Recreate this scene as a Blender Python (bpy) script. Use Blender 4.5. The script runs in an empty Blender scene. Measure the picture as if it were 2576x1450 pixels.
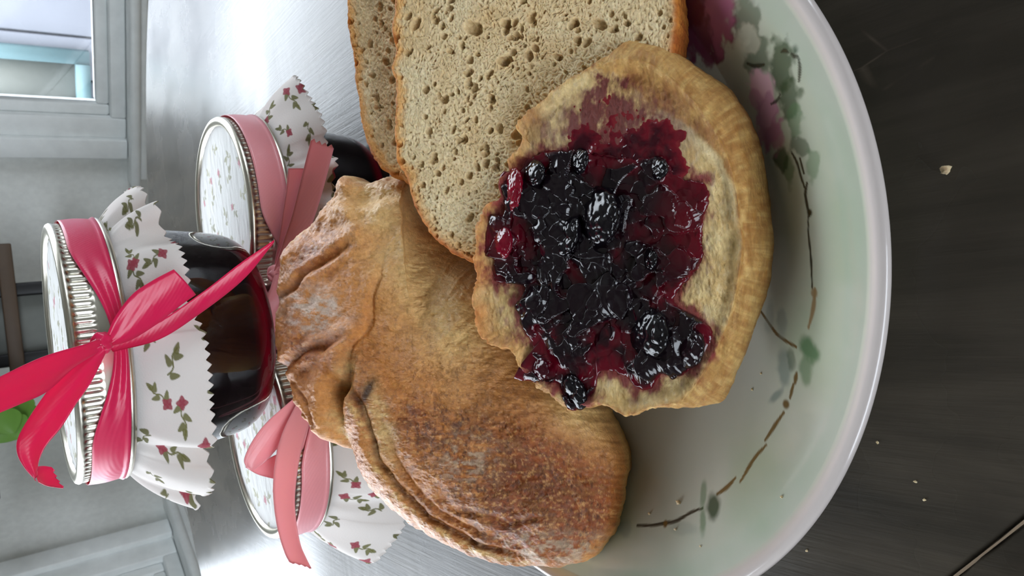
import bpy, math, random
import numpy as np
from math import radians as RD

# ------------------------------------------------------------------ set-up
sc = bpy.context.scene
COL = sc.collection
TZ = 740.0                                   # table height above the floor, mm
PI = math.pi

# camera: 13 cm above the table, turned on its side (the photograph is a sideways portrait shot)
F_PX, PITCH, ROLL, CAMZ = 1800.0, RD(36.5), RD(6.70), 129.4
FW = np.array([0, math.cos(PITCH), -math.sin(PITCH)])
_r0 = np.array([1.0, 0, 0]); _d0 = np.array([0, -math.sin(PITCH), -math.cos(PITCH)])
RT = math.cos(ROLL) * _r0 + math.sin(ROLL) * _d0
DN = -math.sin(ROLL) * _r0 + math.cos(ROLL) * _d0
from mathutils import Matrix, Vector
cam_d = bpy.data.cameras.new('camera')
cam_d.sensor_fit = 'HORIZONTAL'; cam_d.sensor_width = 36.0
cam_d.lens = F_PX / 2576.0 * 36.0
cam_d.clip_start = 0.005; cam_d.clip_end = 100
cam_d.dof.use_dof = True; cam_d.dof.focus_distance = 0.165; cam_d.dof.aperture_fstop = 60
cam = bpy.data.objects.new('camera', cam_d); COL.objects.link(cam)
m = Matrix((( DN[0], RT[0], -FW[0], 0), (DN[1], RT[1], -FW[1], 0), (DN[2], RT[2], -FW[2], (CAMZ + TZ) / 1000), (0, 0, 0, 1)))
cam.matrix_world = m
sc.camera = cam

# overcast daylight
SKY = 8.0
world = bpy.data.worlds.new('overcast_sky'); sc.world = world; world.use_nodes = True
wt = world.node_tree; wt.nodes.clear()
wo = wt.nodes.new('ShaderNodeOutputWorld'); wb = wt.nodes.new('ShaderNodeBackground')
wc = wt.nodes.new('ShaderNodeTexCoord'); wx = wt.nodes.new('ShaderNodeSeparateXYZ'); wr = wt.nodes.new('ShaderNodeValToRGB')
wt.links.new(wc.outputs['Generated'], wx.inputs[0]); wt.links.new(wx.outputs['Z'], wr.inputs['Fac'])
wr.color_ramp.elements[0].position = 0.0; wr.color_ramp.elements[0].color = (0.78, 0.86, 0.95, 1)
wr.color_ramp.elements[1].position = 0.7; wr.color_ramp.elements[1].color = (0.86, 0.93, 1.0, 1)
wt.links.new(wr.outputs['Color'], wb.inputs['Color']); wb.inputs['Strength'].default_value = SKY
wt.links.new(wb.outputs[0], wo.inputs['Surface'])

sc.view_settings.view_transform = 'Standard'; sc.view_settings.look = 'None'
sc.view_settings.gamma = 1.0; sc.view_settings.use_curve_mapping = False
sc.view_settings.exposure = 0.28
cy = sc.cycles
cy.use_denoising = True
cy.max_bounces = 10; cy.diffuse_bounces = 5; cy.glossy_bounces = 4; cy.transmission_bounces = 8; cy.transparent_max_bounces = 12
cy.sample_clamp_indirect = 6.0; cy.blur_glossy = 0.5
cy.caustics_reflective = False

# ------------------------------------------------------------------ projection helpers (photograph pixels <-> mm on the table)
CAMP = np.array([0, 0, CAMZ])
def ray(px, py):
    return FW + (1450 - py - 725) / F_PX * RT + (px - 1288) / F_PX * DN
def at_z(px, py, z):
    v = ray(px, py); return CAMP + v * ((z - CAMZ) / v[2])
def at_y(px, py, y):
    v = ray(px, py); return CAMP + v * (y / v[1])
def at_plane(px, py, P0, n):
    v = ray(px, py); return CAMP + v * (((P0 - CAMP) @ n) / (v @ n))
def to_px(P):
    Q = np.asarray(P, float) - CAMP; w = Q @ FW
    return np.stack([1288 + F_PX * (Q @ DN) / w, 1450 - (725 + F_PX * (Q @ RT) / w)], -1)

# ------------------------------------------------------------------ numpy noise
def _hash(ix, iy, iz, seed):
    h = (ix.astype(np.int64) * 374761393 + iy.astype(np.int64) * 668265263 + iz.astype(np.int64) * 2147483647 + seed * 974634777) & 0xFFFFFFFF
    h = ((h ^ (h >> 13)) * 1274126177) & 0xFFFFFFFF
    h = ((h ^ (h >> 16)) * 2246822519) & 0xFFFFFFFF
    return ((h ^ (h >> 15)) & 0xFFFFFF) / float(0x1000000)
def vnoise(P, seed=0):
    P = np.asarray(P, float); I = np.floor(P).astype(np.int64); f = P - I; f = f * f * f * (f * (f * 6 - 15) + 10)
    out = 0
    for dx in (0, 1):
        wx_ = f[:, 0] if dx else 1 - f[:, 0]
        for dy in (0, 1):
            wy_ = f[:, 1] if dy else 1 - f[:, 1]
            for dz in (0, 1):
                wz_ = f[:, 2] if dz else 1 - f[:, 2]
                out = out + wx_ * wy_ * wz_ * _hash(I[:, 0] + dx, I[:, 1] + dy, I[:, 2] + dz, seed)
    return out * 2 - 1
def fbm(P, oct=4, seed=0, gain=0.5):
    a, s, o = 1.0, 0, 0
    P = np.asarray(P, float)
    for k in range(oct):
        s = s + a * vnoise(P, seed + k * 17); P = P * 2.03 + 11.3; a *= gain
    return s
def worley(P, seed=0, dims=3):
    P = np.asarray(P, float); I = np.floor(P).astype(np.int64)
    f1 = np.full(len(P), 9.0); f2 = f1.copy(); idv = np.zeros(len(P))
    for dx in (-1, 0, 1):
        for dy in (-1, 0, 1):
            for dz in ((-1, 0, 1) if dims == 3 else (0,)):
                cx, cy_, cz = I[:, 0] + dx, I[:, 1] + dy, I[:, 2] + dz
                q = np.stack([cx + _hash(cx, cy_, cz, seed), cy_ + _hash(cx, cy_, cz, seed + 1),
                              (cz + _hash(cx, cy_, cz, seed + 2)) if dims == 3 else P[:, 2]], -1)
                d = np.sqrt(((P - q) ** 2).sum(-1))
                hid = _hash(cx, cy_, cz, seed + 5)
                nb = d < f1
                f2 = np.where(nb, f1, np.minimum(f2, d)); idv = np.where(nb, hid, idv); f1 = np.where(nb, d, f1)
    return f1, f2, idv
def sstep(a, b, x):
    t = np.clip((x - a) / (b - a), 0, 1); return t * t * (3 - 2 * t)
def seg_dist(Q, pts):
    """distance of points Q (N,2) to a polyline, the signed side and the parameter along it"""
    pts = np.asarray(pts, float); best = np.full(len(Q), 1e9); side = np.zeros(len(Q)); par = np.zeros(len(Q))
    n = len(pts) - 1
    for i in range(n):
        a, b = pts[i], pts[i + 1]; ab = b - a; L = ab @ ab + 1e-12
        t = np.clip(((Q - a) @ ab) / L, 0, 1)
        D = Q - (a + t[:, None] * ab); d = np.sqrt((D ** 2).sum(-1))
        s = ab[0] * (Q[:, 1] - a[1]) - ab[1] * (Q[:, 0] - a[0])
        m_ = d < best
        best = np.where(m_, d, best); side = np.where(m_, np.sign(s), side); par = np.where(m_, (i + t) / n, par)
    return best, side, par
def catmull(pts, n, closed=False):
    pts = np.asarray(pts, float); N = len(pts)
    if closed: P = np.vstack([pts[-1], pts, pts[0], pts[1]]); m_ = N
    else: P = np.vstack([2 * pts[0] - pts[1], pts, 2 * pts[-1] - pts[-2]]); m_ = N - 1
    u = np.linspace(0, m_, n * 4, endpoint=not closed); i = np.minimum(u.astype(int), m_ - 1); t = (u - i)[:, None]
    p0, p1, p2, p3 = P[i], P[i + 1], P[i + 2], P[i + 3]
    C = 0.5 * (2 * p1 + (p2 - p0) * t + (2 * p0 - 5 * p1 + 4 * p2 - p3) * t ** 2 + (3 * p1 - p0 - 3 * p2 + p3) * t ** 3)
    if closed: C = np.vstack([C, C[:1]])
    L = np.r_[0, np.cumsum(np.sqrt((np.diff(C, axis=0) ** 2).sum(-1)))]
    w = np.linspace(0, L[-1], n, endpoint=not closed)
    return np.stack([np.interp(w, L, C[:, k]) for k in range(C.shape[1])], -1)

# ------------------------------------------------------------------ colour and material helpers
def S(r, g, b):
    def f(c):
        c /= 255.0
        return c / 12.92 if c <= 0.04045 else ((c + 0.055) / 1.055) ** 2.4
    return np.array([f(r), f(g), f(b)])
def mixc(c, tgt, w):
    w = np.clip(np.asarray(w), 0, 1)[..., None]; return c * (1 - w) + np.asarray(tgt) * w
class NT:
    def __init__(s, name):
        s.m = bpy.data.materials.new(name); s.m.use_nodes = True; s.t = s.m.node_tree; s.n = s.t.nodes
        s.b = s.n['Principled BSDF']; s.o = s.n['Material Output']
    def new(s, typ, **kw):
        n = s.n.new('ShaderNode' + typ)
        for k, v in kw.items():
            if k in n.inputs: n.inputs[k].default_value = v
            else: setattr(n, k, v)
        return n
    def l(s, a, b): s.t.links.new(a, b)
    def set(s, **kw):
        for k, v in kw.items():
            k = k.replace('_', ' ')
            if isinstance(v, np.ndarray): v = (*v, 1)
            s.b.inputs[k].default_value = v
        return s
    def coord(s, scale=(1, 1, 1), rot=(0, 0, 0)):
        c = s.new('TexCoord'); mp = s.new('Mapping'); mp.inputs['Scale'].default_value = scale; mp.inputs['Rotation'].default_value = rot
        s.l(c.outputs['Object'], mp.inputs['Vector']); return mp.outputs[0]
    def bump(s, h, strength=0.3, dist=0.001, prev=None):
        b = s.new('Bump'); b.inputs['Strength'].default_value = strength; b.inputs['Distance'].default_value = dist
        s.l(h, b.inputs['Height'])
        if prev is not None: s.l(prev, b.inputs['Normal'])
        return b.outputs[0]
    def noise(s, vec, scale, detail=4, rough=0.55, dist=0):
        n = s.new('TexNoise'); n.inputs['Scale'].default_value = scale; n.inputs['Detail'].default_value = detail
        n.inputs['Roughness'].default_value = rough; n.inputs['Distortion'].default_value = dist
        s.l(vec, n.inputs['Vector']); return n.outputs['Fac']
    def ramp(s, fac, stops):
        r = s.new('ValToRGB'); e = r.color_ramp.elements
        while len(e) < len(stops): e.new(0.5)
        for el, (p, c) in zip(e, stops): el.position = p; el.color = (*c, 1)
        s.l(fac, r.inputs['Fac']); return r.outputs['Color']
    def mul(s, a, b):
        x = s.new('Mix', data_type='RGBA', blend_type='MULTIPLY'); x.inputs['Factor'].default_value = 1
        s.l(a, x.inputs[6]); s.l(b, x.inputs[7]); return x.outputs[2]
    def attr(s, name='paint'):
        return s.new('Attribute', attribute_name=name).outputs['Color']

# bread (colour = browning and darker hollows, painted per vertex)
def bread_mat(name, rough, pore_scale, pore_str, fibre_str, spec=0.35, sss=0.25, stretch=(1, 1, 1), cavity=True):
    t = NT(name); v = t.coord(); vs = t.coord(stretch)
    n1 = t.noise(v, 1100, 5, 0.65); n2 = t.noise(vs, 620, 6, 0.72, 1.6)
    vor = t.new('TexVoronoi'); vor.inputs['Scale'].default_value = pore_scale
    t.l(v, vor.inputs['Vector'])
    col = t.mul(t.attr(), t.ramp(n1, [(0.25, (0.80, 0.76, 0.70)), (0.7, (1.06, 1.06, 1.06))]))
    col = t.mul(col, t.ramp(n2, [(0.3, (0.84, 0.79, 0.74)), (0.65, (1.08, 1.08, 1.08))]))
    t.l(col, t.b.inputs['Base Color'])
    t.set(Roughness=rough, Specular_IOR_Level=spec, Subsurface_Weight=sss, Subsurface_Scale=0.0012)
    t.b.inputs['Subsurface Radius'].default_value = (1.0, 0.55, 0.25)
    b = t.bump(vor.outputs['Distance'], pore_str, 0.0009)
    b = t.bump(n2, fibre_str, 0.0007, b); b = t.bump(n1, 0.35, 0.0003, b)
    t.l(b, t.b.inputs['Normal'])
    return t.m
M = {}
M['crumb'] = bread_mat('bread_crumb', 0.72, 950, 0.35, 0.5, 0.3, 0.25)
M['crust'] = bread_mat('bread_crust', 0.36, 700, 0.1, 0.6, 0.5, 0.1, (1, 0.4, 1))
M['bun'] = bread_mat('bun_bread', 0.5, 900, 0.2, 0.85, 0.45, 0.2, (0.45, 1, 1))

# jam spread and berries
t = NT('jam'); v = t.coord()
t.l(t.attr(), t.b.inputs['Base Color']); t.set(Roughness=0.11, Specular_IOR_Level=0.45)
t.l(t.bump(t.noise(v, 380, 2, 0.4), 0.10, 0.0008), t.b.inputs['Normal']); M['jam'] = t.m
# jam inside the jars: nearly black where deep, red painted at the foot for backlight glowing through thin jam
t = NT('jar_jam'); t.l(t.attr(), t.b.inputs['Base Color']); t.set(Roughness=0.2, Specular_IOR_Level=0.1, Transmission_Weight=0.0); M['jarjam'] = t.m
t = NT('jar_glass'); t.set(Base_Color=np.array([0.97, 0.98, 0.98]), Roughness=0.015, Transmission_Weight=1.0, IOR=1.5)
t.l(t.bump(t.noise(t.coord(), 90, 2, 0.5), 0.12, 0.001), t.b.inputs['Normal']); M['glass'] = t.m
# screw band metal
t = NT('band_metal'); t.set(Base_Color=S(205, 200, 186), Metallic=1.0, Roughness=0.3)
t.l(t.bump(t.noise(t.coord(), 300, 3), 0.08, 0.0004), t.b.inputs['Normal']); M['metal'] = t.m
# printed cotton
def cloth(name, tr=0.25):
    t = NT(name); t.l(t.attr(), t.b.inputs['Base Color']); t.set(Roughness=0.85, Specular_IOR_Level=0.15)
    v = t.coord(); w1 = t.new('TexWave', bands_direction='X'); w1.inputs['Scale'].default_value = 900; t.l(v, w1.inputs['Vector'])
    t.l(t.bump(t.noise(v, 1800, 3), 0.25, 0.0003), t.b.inputs['Normal'])
    tl = t.new('BsdfTranslucent'); t.l(t.attr(), tl.inputs['Color']); mx = t.new('MixShader'); mx.inputs[0].default_value = tr
    t.l(t.b.outputs[0], mx.inputs[1]); t.l(tl.outputs[0], mx.inputs[2]); t.l(mx.outputs[0], t.o.inputs['Surface'])
    return t.m
M['cloth'] = cloth('printed_cotton'); M['lidcloth'] = cloth('printed_lid_paper', 0.0)
# satin ribbons
def satin(name, col, tr=0.3):
    t = NT(name); t.set(Base_Color=col, Roughness=0.3, Specular_IOR_Level=0.6, Anisotropic=0.6, Sheen_Weight=0.4)
    t.b.inputs['Sheen Tint'].default_value = (1, 0.75, 0.85, 1)
    w = t.new('TexWave', bands_direction='DIAGONAL'); w.inputs['Scale'].default_value = 500; w.inputs['Distortion'].default_value = 1.0
    t.l(t.coord(), w.inputs['Vector']); t.l(t.bump(w.outputs['Fac'], 0.06, 0.0002), t.b.inputs['Normal'])
    tl = t.new('BsdfTranslucent', Color=(*col, 1)); mx = t.new('MixShader'); mx.inputs[0].default_value = tr
    t.l(t.b.outputs[0], mx.inputs[1]); t.l(tl.outputs[0], mx.inputs[2]); t.l(mx.outputs[0], t.o.inputs['Surface'])
    return t.m
M['hot'] = satin('hot_pink_satin', S(232, 30, 92)); M['pale'] = satin('pale_pink_satin', S(244, 166, 172))
# porcelain
t = NT('painted_porcelain'); t.l(t.attr(), t.b.inputs['Base Color']); t.set(Roughness=0.16, Specular_IOR_Level=0.5, Coat_Weight=0.3)
M['plate'] = t.m
# worn dark table wood, polished enough to mirror the windows
t = NT('worn_dark_wood'); v = t.coord((9, 1, 1), (0, 0, RD(8))); v2 = t.coord((60, 2.2, 1), (0, 0, RD(8))); v3 = t.coord()
g = t.noise(v, 12, 6, 0.6, 0.6); g2 = t.noise(v2, 14, 5, 0.65); blot = t.noise(v3, 18, 4, 0.6)
c = t.mul(t.ramp(g, [(0.3, S(46, 42, 36)), (0.7, S(68, 62, 54))]), t.ramp(blot, [(0.3, (0.75, 0.74, 0.72)), (0.75, (1.15, 1.12, 1.05))]))
mscr = t.new('TexVoronoi', feature='DISTANCE_TO_EDGE'); mscr.inputs['Scale'].default_value = 26; mscr.inputs['Randomness'].default_value = 1
vd = t.new('Mapping'); vd.inputs['Scale'].default_value = (1.0, 0.35, 1); vd.inputs['Rotation'].default_value = (0, 0, RD(38)); tc = t.new('TexCoord'); t.l(tc.outputs['Object'], vd.inputs[0]); t.l(vd.outputs[0], mscr.inputs['Vector'])
brk = t.noise(v3, 55, 3)
ml = t.new('Math', operation='MULTIPLY'); sc1 = t.ramp(mscr.outputs['Distance'], [(0.0, (1, 1, 1)), (0.004, (0, 0, 0))]); sc2 = t.ramp(brk, [(0.66, (0, 0, 0)), (0.76, (.6, .6, .6))])
t.l(sc1, ml.inputs[0]); t.l(sc2, ml.inputs[1])
mx = t.new('Mix', data_type='RGBA'); t.l(ml.outputs[0], mx.inputs['Factor']); t.l(c, mx.inputs[6]); mx.inputs[7].default_value = (*S(96, 84, 72), 1)
t.l(mx.outputs[2], t.b.inputs['Base Color'])
t.set(Specular_IOR_Level=0.26, IOR=1.5)
t.l(t.ramp(blot, [(0.3, (0.22,) * 3), (0.7, (0.32,) * 3)]), t.b.inputs['Roughness'])
b = t.bump(g2, 0.16, 0.0008); b = t.bump(blot, 0.08, 0.002, b); t.l(b, t.b.inputs['Normal'])
M['table'] = t.m
# house
def plain(name, col, rough=0.6, bump=0.0, scale=60, spec=0.4):
    t = NT(name); t.set(Roughness=rough, Specular_IOR_Level=spec)
    n = t.noise(t.coord(), scale, 4)
    t.l(t.ramp(n, [(0.3, tuple(col * 0.94)), (0.7, tuple(np.minimum(col * 1.04, 1)))]), t.b.inputs['Base Color'])
    if bump: t.l(t.bump(n, bump, 0.002), t.b.inputs['Normal'])
    return t.m
M['wall'] = plain('wall_paint', S(230, 232, 228), 0.7, 0.1, 90)
M['trim'] = plain('white_trim_paint', S(236, 239, 238), 0.35, 0.03, 40)
M['ceil'] = plain('ceiling_paint', S(235, 232, 226), 0.8)
M['floor'] = plain('floor_wood', S(196, 172, 146), 0.4, 0.1, 8)
M['black'] = plain('black_metal', S(26, 25, 26), 0.45)
M['brown'] = plain('brown_wood', S(84, 68, 54), 0.5)
M['shade'] = plain('grey_panel', S(120, 122, 116), 0.6)
M['leaf'] = plain('leaf_green', S(92, 132, 52), 0.4, 0.1, 50)
M['soil'] = plain('potting_soil', S(60, 48, 38), 0.9, 0.4, 200)
M['house'] = plain('pale_siding', S(116, 118, 126), 0.7, 0.05, 3)
M['teal'] = plain('pale_teal_trim', S(96, 122, 126), 0.6)
M['ground'] = plain('pale_ground', S(104, 106, 110), 0.9, 0.1, 2)
t = NT('window_glass'); gl = t.new('BsdfGlossy'); gl.inputs['Roughness'].default_value = 0.0; tp = t.new('BsdfTransparent'); fr = t.new('Fresnel', IOR=1.3)
mx = t.new('MixShader'); t.l(fr.outputs[0], mx.inputs[0]); t.l(tp.outputs[0], mx.inputs[1]); t.l(gl.outputs[0], mx.inputs[2]); t.l(mx.outputs[0], t.o.inputs['Surface']); M['pane'] = t.m

# ------------------------------------------------------------------ mesh helpers
def W(P):
    P = np.asarray(P, float).reshape(-1, 3); Q = P / 1000.0; Q[:, 2] += TZ / 1000.0; return Q
def meta(o, label=None, cat=None, group=None, kind=None):
    if label: o['label'] = label
    if cat: o['category'] = cat
    if group: o['group'] = group
    if kind: o['kind'] = kind
    return o
def root(name, at, label, cat, group=None):
    o = bpy.data.objects.new(name, None); COL.objects.link(o); o.location = W(at)[0]; o.empty_display_size = 0.01
    return meta(o, label, cat, group)
def worldpos(o):
    p = Vector((0, 0, 0))
    while o is not None: p = p + o.location; o = o.parent
    return np.array(p)
def mesh(name, verts, faces, mat, parent=None, at=None, paint=None, smooth=True, label=None):
    """verts in mm; faces as (n,k) int array, a list of such arrays, or a list of tuples"""
    V = W(verts)
    if parent is not None: base = worldpos(parent)
    else: base = W(at)[0] if at is not None else V.mean(0)
    loc = np.zeros(3) if parent is not None else base
    V = V - base
    me = bpy.data.meshes.new(name)
    if isinstance(faces, np.ndarray): faces = [faces]
    if isinstance(faces[0], np.ndarray):
        vol = 0.0; Vc = V - V.mean(0)
        for f in faces:
            if len(f) and f.shape[1] <= 4:
                for k in range(1, f.shape[1] - 1): vol += np.einsum('ij,ij->i', Vc[f[:, 0]], np.cross(Vc[f[:, k]], Vc[f[:, k + 1]])).sum()
        if vol < 0: faces = [f[:, ::-1] for f in faces]
    fl = faces if isinstance(faces, list) and len(faces) and isinstance(faces[0], np.ndarray) else [np.asarray(faces)] if isinstance(faces, np.ndarray) else None
    if fl is None: me.from_pydata(V.tolist(), [], [tuple(f) for f in faces])
    else:
        fl = [f for f in fl if len(f)]
        li = np.concatenate([f.ravel() for f in fl]).astype(np.int32)
        tot = np.concatenate([np.full(len(f), f.shape[1]) for f in fl]).astype(np.int32)
        st = np.r_[0, np.cumsum(tot)[:-1]].astype(np.int32)
        me.vertices.add(len(V)); me.vertices.foreach_set('co', V.astype(np.float32).ravel())
        me.loops.add(len(li)); me.loops.foreach_set('vertex_index', li)
        me.polygons.add(len(tot)); me.polygons.foreach_set('loop_start', st); me.polygons.foreach_set('loop_total', tot)
        me.update(calc_edges=True); me.validate()
    if smooth: me.polygons.foreach_set('use_smooth', np.ones(len(me.polygons), bool))
    if paint is not None:
        a = me.attributes.new('paint', 'FLOAT_COLOR', 'POINT')
        a.data.foreach_set('color', np.c_[np.clip(paint, 0, 1), np.ones(len(paint))].astype(np.float32).ravel())
    mats = mat if isinstance(mat, (list, tuple)) else [mat]
    for q in mats: me.materials.append(q)
    o = bpy.data.objects.new(name, me); COL.objects.link(o); o.location = loc
    if parent is not None: o.parent = parent
    if label: o['label'] = label
    return o
def outward(o):
    import bmesh
    bm = bmesh.new(); bm.from_mesh(o.data); bmesh.ops.remove_doubles(bm, verts=bm.verts, dist=1e-6); bmesh.ops.recalc_face_normals(bm, faces=bm.faces); bm.to_mesh(o.data); bm.free(); return o
def grid_faces(nr, nc, wrap=True, off=0):
    i = np.arange(nr - 1)[:, None]; j = np.arange(nc if wrap else nc - 1)[None]
    a = i * nc + j; b = i * nc + (j + 1) % nc
    return (np.stack([a, b, b + nc, a + nc], -1).reshape(-1, 4) + off)
def lathe(profile, n, c, ang0=0.0, rfun=None):
    """revolve an (r,z) profile; rfun(r,z,phi)->r can add ribs"""
    pr = np.asarray(profile, float); ph = np.linspace(0, 2 * PI, n, endpoint=False) + ang0
    R_, P_ = np.meshgrid(pr[:, 0], ph, indexing='ij'); Z_ = np.repeat(pr[:, 1:2], n, 1)
    if rfun is not None: R_ = rfun(R_, Z_, P_)
    V = np.stack([c[0] + R_ * np.cos(P_), c[1] + R_ * np.sin(P_), c[2] + Z_], -1).reshape(-1, 3)
    return V, grid_faces(len(pr), n)
def box(lo, hi):
    x0, y0, z0 = lo; x1, y1, z1 = hi
    V = np.array([(x0, y0, z0), (x1, y0, z0), (x1, y1, z0), (x0, y1, z0), (x0, y0, z1), (x1, y0, z1), (x1, y1, z1), (x0, y1, z1)], float)
    Fc = np.array([(0, 3, 2, 1), (4, 5, 6, 7), (0, 1, 5, 4), (1, 2, 6, 5), (2, 3, 7, 6), (3, 0, 4, 7)])
    return V, Fc
def join(parts):
    V, Fs, o = [], [], 0
    for v, f in parts: V.append(v); Fs.append(f + o); o += len(v)
    return np.vstack(V), Fs
def bevel(o, w=0.001, seg=2):
    mo = o.modifiers.new('bevel', 'BEVEL'); mo.width = w; mo.segments = seg; mo.limit_method = 'ANGLE'; return o

# ------------------------------------------------------------------ the room: two walls meet in a corner behind the table, a window in each
N1 = np.array([0.5574, 0.8302, 0]); N2 = np.array([-0.8289, 0.5593, 0]); N1 /= np.linalg.norm(N1); N2 /= np.linalg.norm(N2)
D1 = np.array([N1[1], -N1[0], 0]); D2 = np.array([-N2[1], N2[0], 0])
CORNER = np.r_[np.linalg.solve(np.array([N1[:2], N2[:2]]), [1381, 1115]), 0]
FLOOR, CEIL = -TZ, 1700.0
WR = (CORNER, D1, N1); WL = (CORNER, D2, N2)
def wbox(wall, s0, s1, z0, z1, q0, q1):
    """box on a wall: s along it from the corner, z up, q outwards through the wall (negative = into the room)"""
    Cn, d, n = wall; V, Fc = box((s0, q0, z0), (s1, q1, z1))
    P = Cn + V[:, :1] * d + V[:, 1:2] * n; P[:, 2] = V[:, 2]
    if (np.cross(d, n)[2] < 0): Fc = Fc[:, ::-1]
    return P, Fc
def wall_with_hole(name, wall, L, w0, w1, z0, z1, th=120):
    parts = [wbox(wall, -th if name in ('wall_right', 'wall_left') else 0, w0, FLOOR, CEIL, 0, th), wbox(wall, w1, L, FLOOR, CEIL, 0, th), wbox(wall, w0, w1, FLOOR, z0, 0, th), wbox(wall, w0, w1, z1, CEIL, 0, th)]
    return meta(mesh(name, *join(parts), M['wall'], smooth=False), kind='structure')
ROOM = 3300
Z0, Z1 = -108, 1180
win = {}
def build_window(idx, wall, name, a, width, Z1=Z1):
    """a = where the casing starts; casing, jamb, sash and pane follow inwards"""
    b = a + width
    w = meta(mesh(name, *join([wbox(wall, a + 35, a + 72, Z0, Z1, -2, 60), wbox(wall, b - 72, b - 35, Z0, Z1, -2, 60), wbox(wall, a + 72, b - 72, Z1 - 40, Z1, -2, 60), wbox(wall, a + 72, b - 72, Z0, Z0 + 24, -2, 60)]), M['trim'], smooth=False), kind='structure')
    bevel(w, 0.003)
    def part(nm, boxes, mat=M['trim'], bv=0.003):
        o = mesh(nm, *join(boxes), mat, parent=w, smooth=False)
        if bv: bevel(o, bv)
        return o
    for s0, s1 in ((a, a + 36), (b - 36, b)): part('casing', [wbox(wall, s0, s1, Z0, Z1 + 40, -14, 2)])
    part('casing', [wbox(wall, a, b, Z1, Z1 + 42, -15, 2)])
    part('sill', [wbox(wall, a - 48, b + 48, -126, -109, -37, 40)], bv=0.006)
    part('apron', [wbox(wall, a - 20, b + 20, -175, -126, -20, 2), wbox(wall, a - 34, b + 34, -138, -126, -28, 2)])
    sash = part('sash', [wbox(wall, a + 72, a + 92, Z0 + 24, Z1 - 40, 12, 44), wbox(wall, b - 92, b - 72, Z0 + 24, Z1 - 40, 12, 44), wbox(wall, a + 92, b - 92, Z0 + 24, Z0 + 44, 12, 44), wbox(wall, a + 92, b - 92, Z1 - 60, Z1 - 40, 12, 44)], bv=0.004)
    g = mesh('pane', *wbox(wall, a + 90, b - 90, Z0 + 42, Z1 - 58, 26, 30), M['pane'], parent=sash, smooth=False)
    # daylight portal: helps the renderer find the sky through the opening
    ld = bpy.data.lights.new('sky_portal', 'AREA'); ld.shape = 'RECTANGLE'; ld.size = (width - 180) / 1000; ld.size_y = (Z1 - Z0 - 100) / 1000; ld.cycles.is_portal = True
    lo = bpy.data.objects.new('sky_portal', ld); COL.objects.link(lo)
    Cn, d, n = wall; c = Cn + d * (a + width / 2) + n * 70; c[2] = (Z0 + Z1) / 2
    zax = Vector(n); yax = Vector((0, 0, 1)); xax = yax.cross(zax)
    mm = Matrix((xax, yax, zax)).transposed().to_4x4(); mm.translation = Vector(W(c)[0]); lo.matrix_world = mm
    return w
RA, RW = 570, 1250
LA, LW = 364, 1250
BA, BW_ = 300, 1250
FA, FW_ = 150, 2100              # added unseen window behind the camera, front fill for the room
wall_with_hole('wall_right', WR, ROOM, RA + 35, RA + RW - 35, -126, Z1)
wall_with_hole('wall_left', WL, ROOM, LA + 35, LA + LW - 35, -126, Z1)
build_window(1, WR, 'window_1', RA, RW)
build_window(2, WL, 'window_2', LA, LW)
def quad_room(name, s0, s1, t0, t1, z0, z1, mat):
    V, Fc = box((s0, t0, z0), (s1, t1, z1)); P = CORNER + V[:, :1] * D1 + V[:, 1:2] * D2; P[:, 2] = V[:, 2]
    return meta(mesh(name, P, Fc[:, ::-1], mat, smooth=False), kind='structure')
quad_room('floor', -120, ROOM + 120, -120, ROOM + 120, FLOOR - 100, FLOOR, M['floor'])
quad_room('ceiling', -120, ROOM + 120, -120, ROOM + 120, CEIL, CEIL + 100, M['ceil'])
WB = (CORNER + D1 * ROOM, D2, D1)
wall_with_hole('wall_back', WB, ROOM, BA + 35, BA + BW_ - 35, -126, 760)
build_window(4, WB, 'fill_window_4', BA, BW_, 760)  # added unseen window, brightens the left wall
WF = (CORNER + D2 * ROOM, D1, D2)
wall_with_hole('wall_front', WF, ROOM, FA + 35, FA + FW_ - 35, -126, 760)
build_window(3, WF, 'fill_window_3', FA, FW_, 760)
meta(mesh('baseboard_right', *wbox(WR, 0, ROOM, FLOOR, FLOOR + 120, -16, 0), M['trim'], smooth=False), kind='structure')
meta(mesh('baseboard_left', *wbox(WL, 0, ROOM, FLOOR, FLOOR + 120, -16, 0), M['trim'], smooth=False), kind='structure')

# outside: neighbouring house wall and pale ground
GZ = -1500
gr = np.array([(-14000, -14000, GZ), (14000, -14000, GZ), (14000, 14000, GZ), (-14000, 14000, GZ)], float)
meta(mesh('ground', gr, np.array([(0, 1, 2, 3)]), M['ground'], smooth=False), kind='structure')
HQ = 2600
hw = (CORNER, D1, N1)
hb = CORNER + D1 * 2000 + N1 * HQ
house = root('neighbour_house', (hb[0], hb[1], GZ), 'pale grey boarded house wall seen through the right window', 'house')
mesh('house_wall', *wbox(hw, -1200, 5200, GZ, 450, HQ + 30, HQ + 400), M['house'], parent=house, smooth=False)
def house_px(px, py):
    v = ray(px, py); P = CAMP + v * ((1381 + HQ) / (v @ N1)); return (P - CORNER) @ D1, P[2]
for k in range(26):
    s = -900 + k * 210
    bevel(mesh('siding_board', *wbox(hw, s, s + 200, GZ + 150, 440, HQ, HQ + 32), M['house'], parent=house, smooth=False), 0.008)
s0, zt = house_px(0, 252); s1, _ = house_px(0, 140); _, zb = house_px(188, 200)
fr_ = mesh('window_frame', *join([wbox(hw, s0 - 60, s0, zb - 60, 380, HQ - 45, HQ + 10), wbox(hw, s1, s1 + 60, zb - 60, 380, HQ - 45, HQ + 10), wbox(hw, s0, s1, zb - 60, zb, HQ - 60, HQ + 10), wbox(hw, s0 - 60, s1 + 60, 380, 430, HQ - 60, HQ + 10)]), M['teal'], parent=house, smooth=False)
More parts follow.
